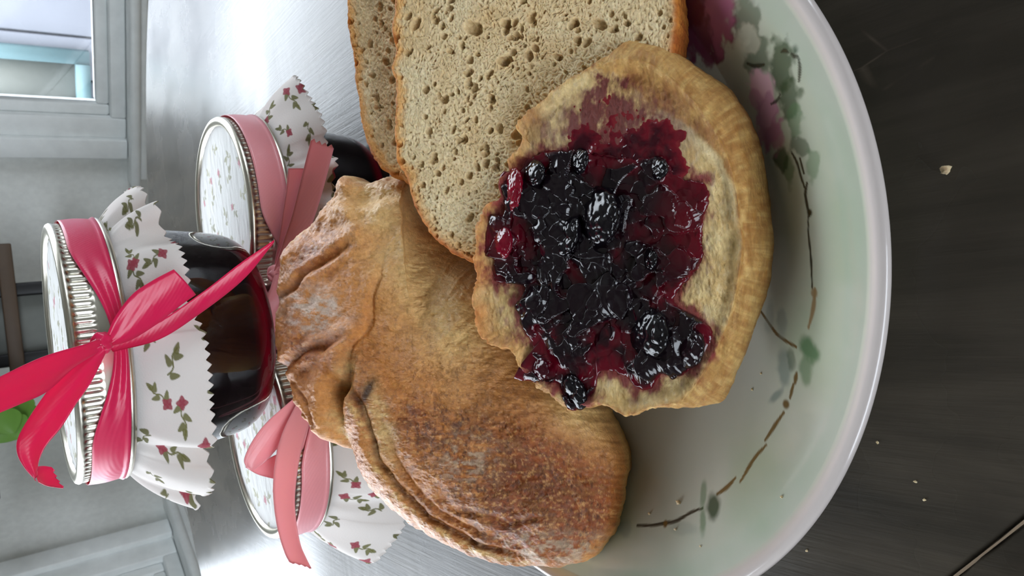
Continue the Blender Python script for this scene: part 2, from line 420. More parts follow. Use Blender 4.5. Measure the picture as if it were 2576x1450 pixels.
mesh('pane', *wbox(hw, s0, s1, zb, 380, HQ - 12, HQ - 4), M['shade'], parent=fr_, smooth=False)

# plant stand in the corner, half hidden behind the stacked jar
SY = 1330
def P_(px, py, y=SY): return at_y(px, py, y)
pa, pb = P_(60, 728), P_(80, 900)
st = root('plant_stand', ((pa[0] + pb[0]) / 2, SY, FLOOR), 'dark plant stand with brown rail in the corner between the windows', 'stand')
ww = abs(P_(60, 712)[0] - P_(60, 745)[0]) / 2
ztop = P_(-60, 730)[2]
for p in (pa, pb):
    bevel(mesh('post', *box((p[0] - ww, SY - ww, FLOOR), (p[0] + ww, SY + ww, ztop)), M['black'], parent=st, smooth=False), 0.003)
zr0, zr1 = P_(52, 830)[2], P_(12, 830)[2]
bevel(mesh('rail', *box((pb[0] - 60, SY - ww - 8, zr0), (pa[0] + 70, SY - ww + 2, zr1)), M['brown'], parent=st, smooth=False), 0.002)
zs = P_(118, 830)[2]
bevel(mesh('shelf', *box((pb[0] - 70, SY - 60, zs - 60), (pa[0] + 70, SY + 110, zs - 30)), M['black'], parent=st, smooth=False), 0.003)
bevel(mesh('back_panel', *box((pb[0], SY + ww + 4, zs - 30), (pa[0], SY + ww + 10, ztop - 10)), M['shade'], parent=st, smooth=False), 0.002)
bevel(mesh('top_shelf', *box((pb[0] - 190, SY - 90, ztop), (pa[0] + 70, SY + 110, ztop + 22)), M['brown'], parent=st, smooth=False), 0.003)
# trailing plant standing on it
lc = P_(25, 1040, 1300)
plant = root('potted_plant', (lc[0] - 5, 1340, ztop + 23), 'green leafy plant trailing beside the dark plant stand', 'plant')
pot = lathe([(0.1, 0), (38, 0), (48, 75), (52, 75), (52, 84), (45, 84), (42, 66), (0.1, 64)], 36, (lc[0] - 5, 1340, ztop + 22))
mesh('pot', *pot, M['trim'], parent=plant); mesh('soil', *lathe([(0.1, 68), (43, 66)], 30, (lc[0] - 5, 1340, ztop + 22)), M['soil'], parent=plant)
rng = random.Random(4)
def leaf(base, tip, up, width, n=10):
    base, tip = np.array(base, float), np.array(tip, float); ax = tip - base; L = np.linalg.norm(ax); ax /= L
    sd = np.cross(ax, up); sd /= np.linalg.norm(sd); nn = np.cross(sd, ax); V = []
    for i in range(n + 1):
        u = i / n; w = width * math.sin(PI * min(1, u * 0.93 + 0.05)) ** 0.8; c = base + ax * L * u + nn * (-0.18 * L * u * u)
        for k in (-1, -0.5, 0, 0.5, 1): V.append(c + sd * w * k + nn * (abs(k) * w * 0.35))
    V = np.array(V); f = grid_faces(n + 1, 5, False); V2 = np.vstack([V, V - nn * 0.8])
    return V2, [f, f[:, ::-1] + len(V)]
tgt = [(10, 1040, 30, 1090), (35, 1015, 62, 1062), (2, 1000, 45, 1022), (-30, 1060, 10, 1108), (20, 1070, 50, 1100), (-50, 1000, 0, 1060), (-60, 1040, -10, 1110), (55, 1030, 72, 1085), (-80, 950, -20, 1010), (-90, 1080, -40, 1140)]
for k, (ax_, ay_, bx_, by_) in enumerate(tgt):
    yy = 1172 + 8 * (k % 4)
    mesh('leaf', *leaf(P_(ax_ - 8, ay_ - 8, yy + 12), P_(bx_, by_, yy), np.array([0.2, -1, 0.3]), 20 + 4 * (k % 3)), M['leaf'], parent=plant)
stem = []
for k in range(6):
    a0 = np.array([lc[0] - 5, 1340, ztop + 88]); b0 = P_(tgt[k][0] - 8, tgt[k][1] - 8, 1186); mid = np.array([(a0[0] + b0[0]) / 2, 1200, a0[2] + 25])
    pts = catmull([a0, mid, b0], 10)
    for i in range(9):
        d = pts[i + 1] - pts[i]; d /= np.linalg.norm(d); s = np.cross(d, [0, 0, 1]); s /= np.linalg.norm(s); u = np.cross(s, d)
        ring = lambda p: np.array([p + 2 * (math.cos(a) * s + math.sin(a) * u) for a in np.linspace(0, 2 * PI, 6, endpoint=False)])
        stem.append((np.vstack([ring(pts[i]), ring(pts[i + 1])]), grid_faces(2, 6)))
mesh('stems', *join(stem), M['leaf'], parent=plant)

# ------------------------------------------------------------------ round table: two boards with one open joint at the near left
TC, TR = np.array([-11.0, 345.0]), 384.0
j0, j1 = at_z(2576, 1312, 0)[:2], at_z(2412, 1442, 0)[:2]
jd = (j1 - j0) / np.linalg.norm(j1 - j0); jn = np.array([-jd[1], jd[0]])
if jn @ (TC - j0) < 0: jn = -jn                  # jn points to the big board
table = root('round_table', (TC[0], TC[1], FLOOR), 'round dark worn wooden table with polished top under the plate and jars', 'table')
def board(sign):
    L0 = j0 + jn * sign * 0.22; dcen = (TC - L0) @ jn; foot = TC - jn * dcen; half = math.sqrt(TR ** 2 - dcen ** 2)
    e0, e1 = foot + jd * half, foot - jd * half
    a0 = math.atan2(*(e0 - TC)[::-1]); a1 = math.atan2(*(e1 - TC)[::-1]); mid = TC + jn * sign * TR; am = math.atan2(*(mid - TC)[::-1])
    a0 = am + ((a0 - am + PI) % (2 * PI) - PI); a1 = am + ((a1 - am + PI) % (2 * PI) - PI)
    if (mid - L0) @ jn * sign < 0: raise ValueError
    if abs(a0 - a1) < 1e-6: raise ValueError
    # the arc on this board's side of the joint
    if sign * dcen > 0: a0, a1 = (a0, a1) if a0 < a1 else (a1, a0)
    else: a0, a1 = min(a0, a1), max(a0, a1)
    an = np.linspace(a0, a1, 400); arc = TC + TR * np.stack([np.cos(an), np.sin(an)], -1)
    jl = np.linspace(0, 1, 240)[:, None]; jp = arc[-1] + (arc[0] - arc[-1]) * jl
    wob = 0.12 + 0.16 * np.array([vnoise(np.array([[q * 0.25, sign * 3.0, 0]]))[0] for q in (jp @ jd)])
    jp = jp + jn[None] * sign * (wob[:, None])
    ring = np.vstack([arc, jp[1:-1]]); cen = ring.mean(0); prof = [(1.0, -24), (1.0, -2.0), (0, -0.7), (0, 0.0)]
    n = len(ring); nrm = (ring - cen); nrm /= np.linalg.norm(nrm, axis=1)[:, None]
    L = [np.c_[ring, np.full(n, -26.0)], np.c_[ring, np.full(n, -1.4)], np.c_[ring - nrm * 0.35, np.full(n, -0.45)], np.c_[ring - nrm * 1.2, np.zeros(n)]]
    V = np.vstack(L); Fs = grid_faces(4, n)
    return V, [Fs, np.arange(3 * n, 4 * n)[None], np.arange(0, n)[None, ::-1]]
for sg in (1, -1):
    o = mesh('plank', *board(sg), M['table'], parent=table, smooth=False)
mesh('apron', *lathe([(330, -90), (330, -26), (312, -26), (312, -90), (330, -90)], 90, (TC[0], TC[1], 0)), M['brown'], parent=table)
mesh('pedestal', *lathe([(0.1, -26), (110, -26), (110, -44), (45, -60), (36, -200), (52, -380), (40, -560), (70, -690), (170, -715), (180, FLOOR), (0.1, FLOOR)], 48, (TC[0], TC[1], 0)), M['brown'], parent=table)

# ------------------------------------------------------------------ plate
PC = np.array([5.4, 132.0]); PRIM = 80.4
def plate_z(r):
    return 5.0 + 15.2 * sstep(40, 79, r) ** 1.15
def on_plate(px, py):
    z = 9.0
    for _ in range(25):
        P = at_z(px, py, z); z = 0.5 * z + 0.5 * float(plate_z(np.hypot(P[0] - PC[0], P[1] - PC[1])))
    return P
def build_plate():
    rs = np.r_[np.linspace(0.3, 30, 30), np.linspace(30.4, 76.6, 190)]
    prof = [(r, float(plate_z(r))) for r in rs] + [(77.6, 20.9), (78.6, 21.7), (79.4, 21.8), (80.1, 21.3), (80.4, 20.5), (80.0, 19.6), (78.5, 18.6), (74, 16.0), (64, 10.5), (54, 6.0), (46, 2.6), (44, 0.2), (42.5, 0.0), (41, 0.3), (40, 2.0), (0.3, 2.4)]
    na = 1500
    V, Fc = lathe(prof, na, (PC[0], PC[1], 0))
    ntop = len(rs) * na
    base = np.tile(S(186, 186, 174), (len(V), 1)); r = np.hypot(V[:, 0] - PC[0], V[:, 1] - PC[1])
    px = to_px(V)
    nz = fbm(np.c_[V[:, :2] / 14, np.zeros(len(V))], 4, 3)
    base = mixc(base, S(160, 172, 150), sstep(46, 66, r) * (0.55 + 0.35 * nz) * sstep(81, 74, r))
    base = mixc(base, S(174, 168, 152), sstep(46, 20, r) * 0.6)
    base = mixc(base, S(190, 180, 176), sstep(76.2, 78.2, r))
    top = np.arange(ntop); Q = V[:ntop, :2]; col = base[:ntop].copy()
    wob = fbm(np.c_[Q / 2.2, np.zeros(ntop)], 3, 9)
    def stroke(pts, w, c, soft=0.5, op=0.95):
        nonlocal col
        P = np.array([on_plate(*p)[:2] for p in pts]); P = catmull(P, 24) if len(P) > 2 else P
        lo, hi = P.min(0) - 4, P.max(0) + 4; sel = np.where(((Q > lo) & (Q < hi)).all(1))[0]
        if not len(sel): return
        d, _, par = seg_dist(Q[sel], P); hw = w / 13.5 / 2 * (0.65 + 0.5 * np.sin(PI * np.clip(par, 0.08, 0.92))) * (1 + 0.15 * wob[sel])
        col[sel] = mixc(col[sel], c, op * sstep(hw * (1 + soft), hw * (1 - soft * 0.6), d))
    def blob(p, ra, rb, ang, c, op=0.8, soft=0.45, ragged=0.22):
        nonlocal col
        P = on_plate(*p)[:2]; ax = on_plate(p[0] + 10 * math.cos(ang), p[1] + 10 * math.sin(ang))[:2] - P; ax /= np.linalg.norm(ax); bx = np.array([-ax[1], ax[0]])
        sel = np.where((np.abs(Q - P) < max(ra, rb) / 9).all(1))[0]
        if not len(sel): return
        D = Q[sel] - P; e = np.sqrt(((D @ ax) / (ra / 13.5)) ** 2 + ((D @ bx) / (rb / 13.5)) ** 2) + ragged * wob[sel]
        col[sel] = mixc(col[sel], c, op * sstep(1 + soft, 1 - soft, e))
    dk = S(34, 34, 22); br = S(96, 74, 34); lb = S(132, 110, 78); gd = S(38, 66, 44); gm = S(84, 116, 84); gg = S(128, 140, 132); pk = S(206, 168, 182); mv = S(108, 52, 80)
    # vine round the rim
    for pts, w, c in ((((1992, 385), (2005, 410), (2015, 445), (2024, 472)), 7, dk), (((2012, 398), (2022, 436)), 7, dk), (((2030, 462), (2026, 490), (2031, 520), (2036, 542)), 9, dk),
                      (((2033, 545), (2034, 590), (2040, 650), (2043, 725)), 7, dk), (((2050, 728), (2046, 775), (2034, 824)), 11, lb), (((1911, 780), (1940, 822), (1962, 848), (2003, 874)), 8, br),
                      (((2004, 940), (2000, 962)), 12, br), (((1996, 968), (1987, 1002)), 9, br), (((1972, 1038), (1950, 1070), (1925, 1108)), 9, br), (((1928, 1120), (1897, 1155), (1862, 1213)), 9, br),
                      (((1850, 1203), (1830, 1225), (1804, 1244)), 10, br), (((1768, 1279), (1738, 1290), (1702, 1311), (1672, 1317), (1640, 1322), (1603, 1323)), 8, dk), (((1552, 1325), (1533, 1316)), 8, dk)):
        stroke(pts, w, c)
    for p, ra, rb, a, c, op in (((2036, 535), 9, 8, 0, dk, .9), ((2048, 738), 11, 10, 0, lb, .8), ((1978, 1019), 12, 10, 0, br, .85), ((1674, 1319), 9, 9, 0, br, .9),
                                ((2034, 880), 36, 26, .6, gm, .85), ((2028, 925), 22, 38, .3, gm, .6), ((1972, 925), 30, 42, 0, gg, .75), ((1990, 905), 16, 26, 0, gd, .45), ((1968, 810), 22, 36, .2, gg, .5), ((1935, 800), 18, 40, 0.3, gg, .35),
                                ((1952, 996), 34, 11, -.75, gg, .8), ((1794, 1274), 30, 30, 0, gd, .8), ((1770, 1238), 14, 32, 0, gm, .55), ((1768, 1312), 14, 34, 0, gm, .6), ((1572, 1330), 30, 22, 0, gg, .5), ((1720, 1330), 60, 16, .1, gg, .3),
                                # roses and dark leaves at the upper right
                                ((1880, 60), 46, 60, 0, gd, .6), ((1905, 150), 60, 50, .3, gd, .6), ((1965, 170), 44, 60, .2, gd, .75), ((1985, 245), 34, 46, 0, gd, .7), ((2000, 300), 26, 40, .3, gm, .6), ((2010, 370), 40, 20, .2, gd, .55), ((1985, 430), 22, 40, 0, gm, .6), ((1965, 400), 30, 36, 0, gd, .7),
                                ((2045, 420), 26, 40, 0, gm, .5), ((1880, 105), 40, 34, 0, S(190, 188, 170), .6),
                                ((1770, 50), 110, 100, 0, mv, .85), ((1805, 40), 50, 80, .3, S(160, 98, 126), .8), ((1730, 110), 60, 40, .6, S(110, 52, 78), .7), ((1745, 20), 40, 40, 0, S(92, 34, 56), .8),
                                ((1915, 215), 52, 44, .4, pk, .95), ((1900, 250), 44, 24, .5, S(178, 128, 150), .7), ((1930, 310), 50, 58, .2, S(170, 122, 146), .9), ((1950, 345), 40, 40, 0, S(160, 112, 134), .7), ((1930, 285), 26, 40, 1.0, S(190, 146, 166), .6)):
        blob(p, ra, rb, a, c, min(1, op * 1.12), soft=.22 if p[1] < 440 else .42, ragged=.34 if p[1] < 440 else .22)
    for pts in (((1966, 130), (1974, 127), (1982, 131)), ((1992, 136), (1999, 142), (2006, 141)), ((2009, 148), (2012, 172), (2010, 204)), ((1880, 160), (1898, 166), (1922, 163)), ((1940, 262), (1956, 252), (1962, 238))):
        stroke(pts, 7, S(28, 34, 24), 0.8, .85)
    base[:ntop] = col
    # cap the middle
    n0 = len(V); V = np.vstack([V, [[PC[0], PC[1], float(plate_z(0))], [PC[0], PC[1], 2.4]]]); base = np.vstack([base, base[:1], base[:1]])
    j = np.arange(na); cap = np.stack([np.full(na, n0), (j + 1) % na, j], -1); lb_ = (len(prof) - 1) * na; cap2 = np.stack([np.full(na, n0 + 1), lb_ + j, lb_ + (j + 1) % na], -1)
    o = mesh('dinner_plate', V, [Fc[:, ::-1], cap[:, ::-1], cap2[:, ::-1]], M['plate'], at=(PC[0], PC[1], 0), paint=base)
    meta(o, 'round white porcelain plate with hand painted vine and roses under the bread', 'plate')
build_plate()

# ------------------------------------------------------------------ bread
def frame_for(P0, n):
    n = np.asarray(n, float); n /= np.linalg.norm(n); u = np.cross(n, [0, 0, 1]); u /= np.linalg.norm(u); v = np.cross(n, u); return np.asarray(P0, float), u, v, n
class Relief:
    """a solid grown from a closed outline lying in a tilted plane: front face, side and back"""
    def __init__(s, P0, n, outline_px, centre_px, na=700, rag=0.0, seed=0):
        s.P0, s.u, s.v, s.n = frame_for(P0, n)
        pl = np.array([at_plane(x, y, s.P0, s.n) for x, y in outline_px]) - s.P0
        uv = np.stack([pl @ s.u, pl @ s.v], -1)
        c = at_plane(*centre_px, s.P0, s.n) - s.P0; s.c = np.array([c @ s.u, c @ s.v])
        O = catmull(uv, na, True)
        if rag:
            a = np.arange(na) / na * 2 * PI; q = np.c_[np.cos(a) * 9, np.sin(a) * 9, np.zeros(na)]
            d = O - s.c; L = np.linalg.norm(d, axis=1)[:, None]; O = s.c + d * (1 + rag * (fbm(q, 5, seed, 0.7))[:, None] / L)
        s.O = O; s.na = na
    def ring(s, k, h):
        uv = s.c + (s.O - s.c) * np.asarray(k)[:, None] if np.ndim(k) else s.c + (s.O - s.c) * k
        return uv
    def xyz(s, uv, h): return s.P0 + uv[:, :1] * s.u + uv[:, 1:2] * s.v + np.asarray(h)[:, None] * s.n
    def build(s, srings, hfun, back):
        """hfun(S, UV, PX)->height for the front; back = list of (scale, height)"""
        UV, SS = [s.c[None]], [np.zeros(1)]
        for k in srings: UV.append(s.c + (s.O - s.c) * k); SS.append(np.full(s.na, k))
        UV = np.vstack(UV); SS = np.concatenate(SS); PX = to_px(s.xyz(UV, np.zeros(len(UV))))
        Hh = hfun(SS, UV, PX); V = s.xyz(UV, Hh); nf = len(V)
        hb = Hh[-s.na:]
        B = []
        for k, h in back: B.append(s.xyz(s.c + (s.O - s.c) * (k[:, None] if np.ndim(k) else k), h if np.ndim(h) else np.full(s.na, h)))
        bc = s.xyz(s.c[None], np.array([np.mean(back[-1][1])]))
        V = np.vstack([V] + B + [bc]); nr = len(srings); na = s.na; j = np.arange(na)
        cap = np.stack([np.zeros(na, int), 1 + j, 1 + (j + 1) % na], -1)
        q = grid_faces(nr + len(back), na, True, 1)[:, [3, 2, 1, 0]]
        lo = 1 + (nr + len(back) - 1) * na
        cap2 = np.stack([np.full(na, len(V) - 1), lo + (j + 1) % na, lo + j], -1)
        t = np.concatenate([SS, np.concatenate([np.full(na, 1 + (i + 1) / len(back)) for i in range(len(back))]), [2.0]])
        s.nf = nf
        return V, [cap, q, cap2], t
def rest(V, gap=.12):
    r = np.hypot(V[:, 0] - PC[0], V[:, 1] - PC[1]); lim = np.where(r < 77, plate_z(r), np.where(r < 82, 21.9, -1)) + gap
    V[:, 2] = np.maximum(V[:, 2], lim); return V
def gauss(d, w): return np.exp(-(d / w) ** 2)

# --- two slices of white bread at the upper right
SL_N = np.array([0.06, -0.47, 0.88])
SL_P = at_z(1690, 40, 22.0)
SL1 = [(1000, -250), (985, -100), (992, 20), (985, 60), (990, 110), (985, 170), (996, 240), (992, 300), (996, 360), (1000, 410), (1018, 450), (1035, 500), (1050, 540), (1078, 580), (1100, 610), (1130, 630), (1160, 645), (1195, 652),
       (1290, 650), (1420, 600), (1540, 480), (1630, 330), (1680, 190), (1695, 110), (1702, 40), (1700, -60), (1690, -200), (1600, -330), (1300, -380), (1100, -340)]
SL2 = [(870, -240), (862, -80), (868, 0), (872, 60), (880, 110), (890, 160), (893, 200), (900, 250), (905, 300), (918, 345), (930, 385), (950, 415), (975, 440), (1010, 450), (1060, 500), (1130, 560), (1230, 580), (1340, 520), (1420, 380), (1460, 150), (1470, -60), (1440, -260), (1300, -380), (1000, -350)]
def build_slice(name, P0, outline, centre, thick, seed, label, holes, heel=0.0):
    R_ = Relief(P0, SL_N, outline, centre, na=900, rag=0.35, seed=seed)
    sr = np.r_[np.linspace(0.004, 0.93, 330), np.linspace(0.934, 1.0, 34)]
    rngv = np.random.default_rng(seed)
    # irregular gas bubbles
    lo, hi = R_.O.min(0), R_.O.max(0); cen = rngv.uniform(lo, hi, (520, 2)); rad = 0.35 + 0.9 * rngv.beta(1.2, 6, 520) * 2; 
    hl = [(at_plane(x, y, R_.P0, R_.n) - R_.P0) for x, y, _ in holes]; cen = np.vstack([cen, [[q @ R_.u, q @ R_.v] for q in hl]]); rad = np.r_[rad, [r for _, _, r in holes]]
    ell = rngv.uniform(0.75, 1.3, len(rad)); ea = rngv.uniform(0, PI, len(rad))
    hole_amt = [None]
    def hf(s_, uv, px):
        h = 0.35 * fbm(np.c_[uv / 9, np.zeros(len(uv))], 3, seed) - 0.10 * np.abs(fbm(np.c_[uv / 1.1, np.zeros(len(uv))], 3, seed + 4, 0.6))
        uw = uv + .55 * np.stack([vnoise(np.c_[uv / 1.4, np.zeros(len(uv))], 31), vnoise(np.c_[uv / 1.4, np.ones(len(uv))], 32)], -1)
        f1, f2, _ = worley(np.c_[uw / 1.25, np.zeros(len(uv))], seed + 7, 2)
        cells = sstep(0.42, 0.12, f1)
        h = h - 0.36 * cells * (.6 + .6 * vnoise(np.c_[uv / 3, np.zeros(len(uv))], 33)) - .06 * sstep(.25, .0, np.abs(fbm(np.c_[uv / .8, np.zeros(len(uv))], 2, 34)))
        f1b, f2b, _ = worley(np.c_[uw / 0.62 + 3.3, np.zeros(len(uv))], seed + 8, 2); h = h - 0.18 * sstep(0.45, 0.1, f1b)
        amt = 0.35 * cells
        for (c, r, e, a) in zip(cen, rad, ell, ea):
            m_ = np.where((np.abs(uv - c) < r * 1.8).all(1))[0]
            if not len(m_): continue
            D = uv[m_] - c; x = D[:, 0] * math.cos(a) + D[:, 1] * math.sin(a); y = -D[:, 0] * math.sin(a) + D[:, 1] * math.cos(a)
            d = np.sqrt((x / e) ** 2 + (y * e) ** 2) / r + 0.14 * vnoise(np.c_[uv[m_] / 0.7, np.zeros(len(m_))], 5)
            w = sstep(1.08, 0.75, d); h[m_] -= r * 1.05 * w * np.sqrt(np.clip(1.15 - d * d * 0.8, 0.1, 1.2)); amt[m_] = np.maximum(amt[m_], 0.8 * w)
            h[m_] += 0.10 * gauss(d - 1.15, 0.14)
        hole_amt[0] = amt
        edge = sstep(0.975, 1.0, s_)
        h = h * (1 - edge) - 0.5 * edge * edge + 0.3 * sstep(0.93, 0.97, s_) * (1 - edge)
        return h
    back = [(1.006, -1.2), (1.012, -2.6), (1.014, -thick * 0.45), (1.01, -thick * 0.75), (1.0, -thick * 0.93), (0.975, -thick), (0.8, -thick - heel * 0.45), (0.5, -thick - heel * 0.85), (0.2, -thick - heel)]
    V, Fs, t = R_.build(sr, hf, back)
    V = rest(V)
    n = len(V); px = to_px(V); amt = np.zeros(n); amt[:R_.nf] = hole_amt[0]
    nz = fbm(V / 3.0, 4, seed + 2); nz2 = fbm(V / 8.0, 3, seed + 3)
    col = np.tile(S(238, 220, 180), (n, 1)); col = mixc(col, S(222, 188, 134), 0.25 + 0.4 * nz2)
    col = mixc(col, S(186, 152, 98), amt * 0.55)  # shade of the pores painted into the colour so they look deeper
    crust = np.maximum(sstep(0.955, 1.0, t), (t > 1.0) * 1.0); far = sstep(1150, 1000, px[:, 0])
    col = mixc(col, S(226, 168, 92), sstep(0.90, 0.965, t + 0.03 * nz) * (0.35 + 0.45 * far))
    cc = mixc(np.tile(S(206, 132, 56), (n, 1)), S(170, 92, 34), 0.5 + 0.8 * nz)
    col = col * (1 - crust[:, None]) + cc * crust[:, None]
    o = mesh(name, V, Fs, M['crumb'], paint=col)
    meta(o, label, 'bread', 'slices of white bread')
build_slice('bread_slice', SL_P, SL1, (1340, 130), 11.0, 21, 'white bread slice with open crumb, lying in front on the plate', [(1190, 70, 1.9), (1272, 66, 1.35), (1112, 66, 0.9), (1130, 20, 0.9), (1180, 150, 1.0), (1360, 330, 1.0), (1160, 110, .8), (1475, 105, 1.0), (1190, 220, 1.2), (1235, 250, 1.1), (1330, 140, 1.1), (1165, 350, 1.0), (1220, 370, .9), (1440, 60, 1.1), (1260, 150, 1.), (1510, 180, .9)])
SLN = SL_N / np.linalg.norm(SL_N)
build_slice('bread_slice', SL_P - SLN * 15.6, SL2, (1220, 100), 10.0, 33, 'white bread slice half hidden behind the front slice, nearer the jars', [(960, 60, .8), (930, 110, 1.), (985, 200, 1.1), (950, 270, 1.)], heel=9.0)

# --- torn brown roll at the lower left
RL_N = np.array([0.16, -0.56, 0.80]); RL_P = at_z(1540, 1180, 18.0)
RL = [(1035, 452), (985, 449), (932, 462), (882, 444), (864, 456), (850, 492), (815, 532), (782, 575), (742, 608), (718, 650), (706, 712), (713, 758), (703, 800), (700, 860), (714, 905), (734, 930), (745, 985), (775, 1040), (820, 1093), (868, 1122), (888, 1132), (905, 1165),
      (935, 1218), (975, 1258), (1010, 1293), (1060, 1333), (1130, 1370), (1200, 1400), (1280, 1420), (1360, 1427), (1430, 1418), (1482, 1398), (1528, 1335), (1550, 1262), (1559, 1180), (1549, 1118), (1528, 1068), (1500, 1020), (1420, 930), (1330, 800), (1250, 700), (1190, 640), (1110, 590), (1070, 555), (1050, 500)]
RIDGE = [(1045, 545), (1020, 640), (1012, 740), (1000, 825), (968, 872), (950, 915), (935, 950), (912, 985), (900, 1040), (886, 1130)]
SEAM = [(935, 948), (962, 985), (992, 1010), (1000, 1070), (1020, 1150), (1040, 1195), (1075, 1240), (1120, 1290), (1180, 1335), (1260, 1378), (1330, 1400)]
def build_roll():
    R_ = Relief(RL_P, RL_N, RL, (1130, 950), na=1000, rag=0.45, seed=51)
    sr = np.r_[np.linspace(0.004, 0.9, 300), 1 - 0.1 * (1 - np.linspace(0, 1, 61)[1:]) ** 1.7]
    keep = {}
    def hf(s_, uv, px):
        n0 = np.zeros(len(uv)); q3 = np.c_[uv, n0]
        dome = 17.0 * (np.clip(1 - s_ ** 2.6, 0, 1)) ** 0.62
        warp = 10 * np.stack([vnoise(np.c_[px / 60, n0], 1), vnoise(np.c_[px / 60, n0 + 7], 2)], -1); Q = px + warp
        d1, sd1, p1 = seg_dist(Q, RIDGE); d2, sd2, p2 = seg_dist(Q, SEAM)
        flapside = sd1; flap = np.where(sd1 > 0, 1.0, 0.0)
        # flap = the layer on the jar side of RIDGE
        left = sstep(6, -6, sd1 * d1)
        e1 = sstep(0.02, 0.25, p1) * sstep(0, 60, 1000 - np.abs(d1))
        h = dome.copy()
        # layered flap: rises towards its torn edge, then drops into the pale fold
        onflap = sstep(5, -5, -sd1 * d1)
        k = {'A': sd1 * d1, 'B': sd2 * d2, 'd1': d1, 'd2': d2, 'p1': p1, 'p2': p2}
        keep.update(k)
        A = sd1 * d1            # + one side, - other side
        h += 3.0 * gauss(A - 24, 36) * sstep(0.15, 0.6, p1) * sstep(1.0, 0.95, p1) - 3.8 * gauss(A + 18, 18) * sstep(0.35, 0.65, p1) - 1.5 * gauss(A + 8, 9) * sstep(.05, .3, p1)
        h -= 7.0 * np.exp(-(((px[:, 0] - 922) / 22) ** 2 + ((px[:, 1] - 990) / 42) ** 2))
        B = sd2 * d2
        h += 1.5 * gauss(B - 22, 30) * sstep(0.0, 0.1, p2) * sstep(1.0, 0.85, p2) - 1.8 * gauss(B + 10, 9) * sstep(0.02, 0.1, p2) * sstep(1.02, 0.9, p2)
        h -= 1.0 * gauss(B + 46, 9) * sstep(0.2, 0.35, p2) * sstep(1.0, 0.8, p2)
        # second thin crack under the seam, parallel folds of the flap
        for pl, w, a in (([(720, 770), (790, 720), (860, 690), (960, 640)], 14, -1.3), ([(745, 620), (820, 600), (900, 590), (990, 560)], 18, -1.0), ([(735, 930), (800, 905), (880, 880), (960, 850)], 14, -1.6), ([(760, 1010), (810, 1040), (860, 1090)], 9, -0.9), ([(780, 960), (830, 1010), (870, 1070)], 9, -0.8),
                         ([(860, 500), (930, 520), (1030, 520)], 22, -1.6), ([(1200, 1250), (1300, 1290), (1420, 1280)], 10, -0.5), ([(1200, 640), (1120, 760), (1090, 850)], 60, -1.4), ([(1330, 880), (1400, 960), (1480, 1010)], 30, -0.8)):
            d, sd, p = seg_dist(Q, pl); h += a * gauss(d, w) * sstep(0, .15, p) * sstep(1, .85, p) + 0.6 * abs(a) * gauss(d - w * 1.6, w)
        h += 1.6 * fbm(q3 / 16, 3, 5) * sstep(1.0, 0.9, s_) + 0.42 * fbm(q3 / 3.6, 3, 6) + 0.16 * np.abs(fbm(np.c_[px / 26, n0] * [1, 2.2, 1], 4, 8, 0.65))
        h += .09 * fbm(np.c_[px / 10, n0] * [1, 1.5, 1], 3, 69, .65) * sstep(1.0, .96, s_)
        # fine stretched fibres in the torn parts
        tor = sstep(40, 0, np.abs(A + 20)) * sstep(.35, .6, p1)
        keep['tor'] = tor
        return h
    D = 26.0
    back = [(1.015, -2.5), (1.025, -6), (1.02, -11), (0.99, -16), (0.93, -20.5), (0.83, -24), (0.66, -D), (0.4, -D), (0.15, -D)]
    V, Fs, t = R_.build(sr, hf, back)
    V = rest(V)
    n = len(V); px = to_px(V); nf = R_.nf
    nz = fbm(V / 5.0, 4, 61); nzf = fbm(np.c_[px / 22, np.zeros(n)] * [1, 2.0, 1], 4, 63, 0.65); nb = fbm(V / 17.0, 3, 64)
    pale = S(232, 198, 134); gold = S(206, 138, 70); brown = S(158, 82, 34); dark = S(100, 50, 25)
    col = np.tile(gold, (n, 1))
    def bl(x, y, rx, ry, a=0.0):
        dx, dy = px[:, 0] - x, px[:, 1] - y; X = dx * math.cos(a) + dy * math.sin(a); Y = -dx * math.sin(a) + dy * math.cos(a)
        return np.exp(-((X / rx) ** 2 + (Y / ry) ** 2))
    w_dark = np.clip(bl(1260, 1230, 230, 180, .5) * 1.15 + bl(1120, 1080, 150, 70, .2) * .8 + bl(1420, 1280, 150, 130) * .8 + bl(900, 1010, 50, 100) * .5 + bl(830, 880, 120, 60) * .35 + bl(740, 850, 50, 120) * .5 + bl(790, 650, 80, 60) * .4 + bl(850, 600, 110, 60, -.3) * .3 + bl(1130, 900, 160, 80, .3) * .35, 0, 1.2)
    w_pale = np.clip(bl(1120, 760, 110, 190, -.5) * 1.0 + bl(960, 510, 110, 70) * .9 + bl(1460, 1030, 120, 70, .6) * .7 + bl(1010, 640, 90, 60) * .5, 0, 1)
    col = mixc(col, brown, np.clip(w_dark * 1.1 + 0.55 * nb * w_dark + 0.25 * nzf, 0, 1)); col = mixc(col, dark, np.clip(w_dark - 0.55 + 0.6 * nzf, 0, 1) * .8)
    col = mixc(col, pale, np.clip(w_pale * 1.2 + .3 * nz * w_pale, 0, 1) * .95)
    col = mixc(col, S(190, 128, 62), np.clip(.25 * nzf + .15 * nz, 0, 1))
    A = np.zeros(n) + 999; B = A.copy(); p1 = np.zeros(n); p2 = p1.copy()
    A[:nf], B[:nf], p1[:nf], p2[:nf] = keep['A'], keep['B'], keep['p1'], keep['p2']
    col = mixc(col, S(226, 196, 134), gauss(A + 20, 24) * sstep(.4, .62, p1) * (.75 + .4 * nzf))
    col = mixc(col, S(222, 180, 112), gauss(B - 8, 10) * sstep(.1, .2, p2) * (.5 + .8 * nzf)); col = mixc(col, S(96, 52, 22), gauss(B + 8, 7) * sstep(.05, .15, p2) * sstep(1.0, .9, p2) * .75)
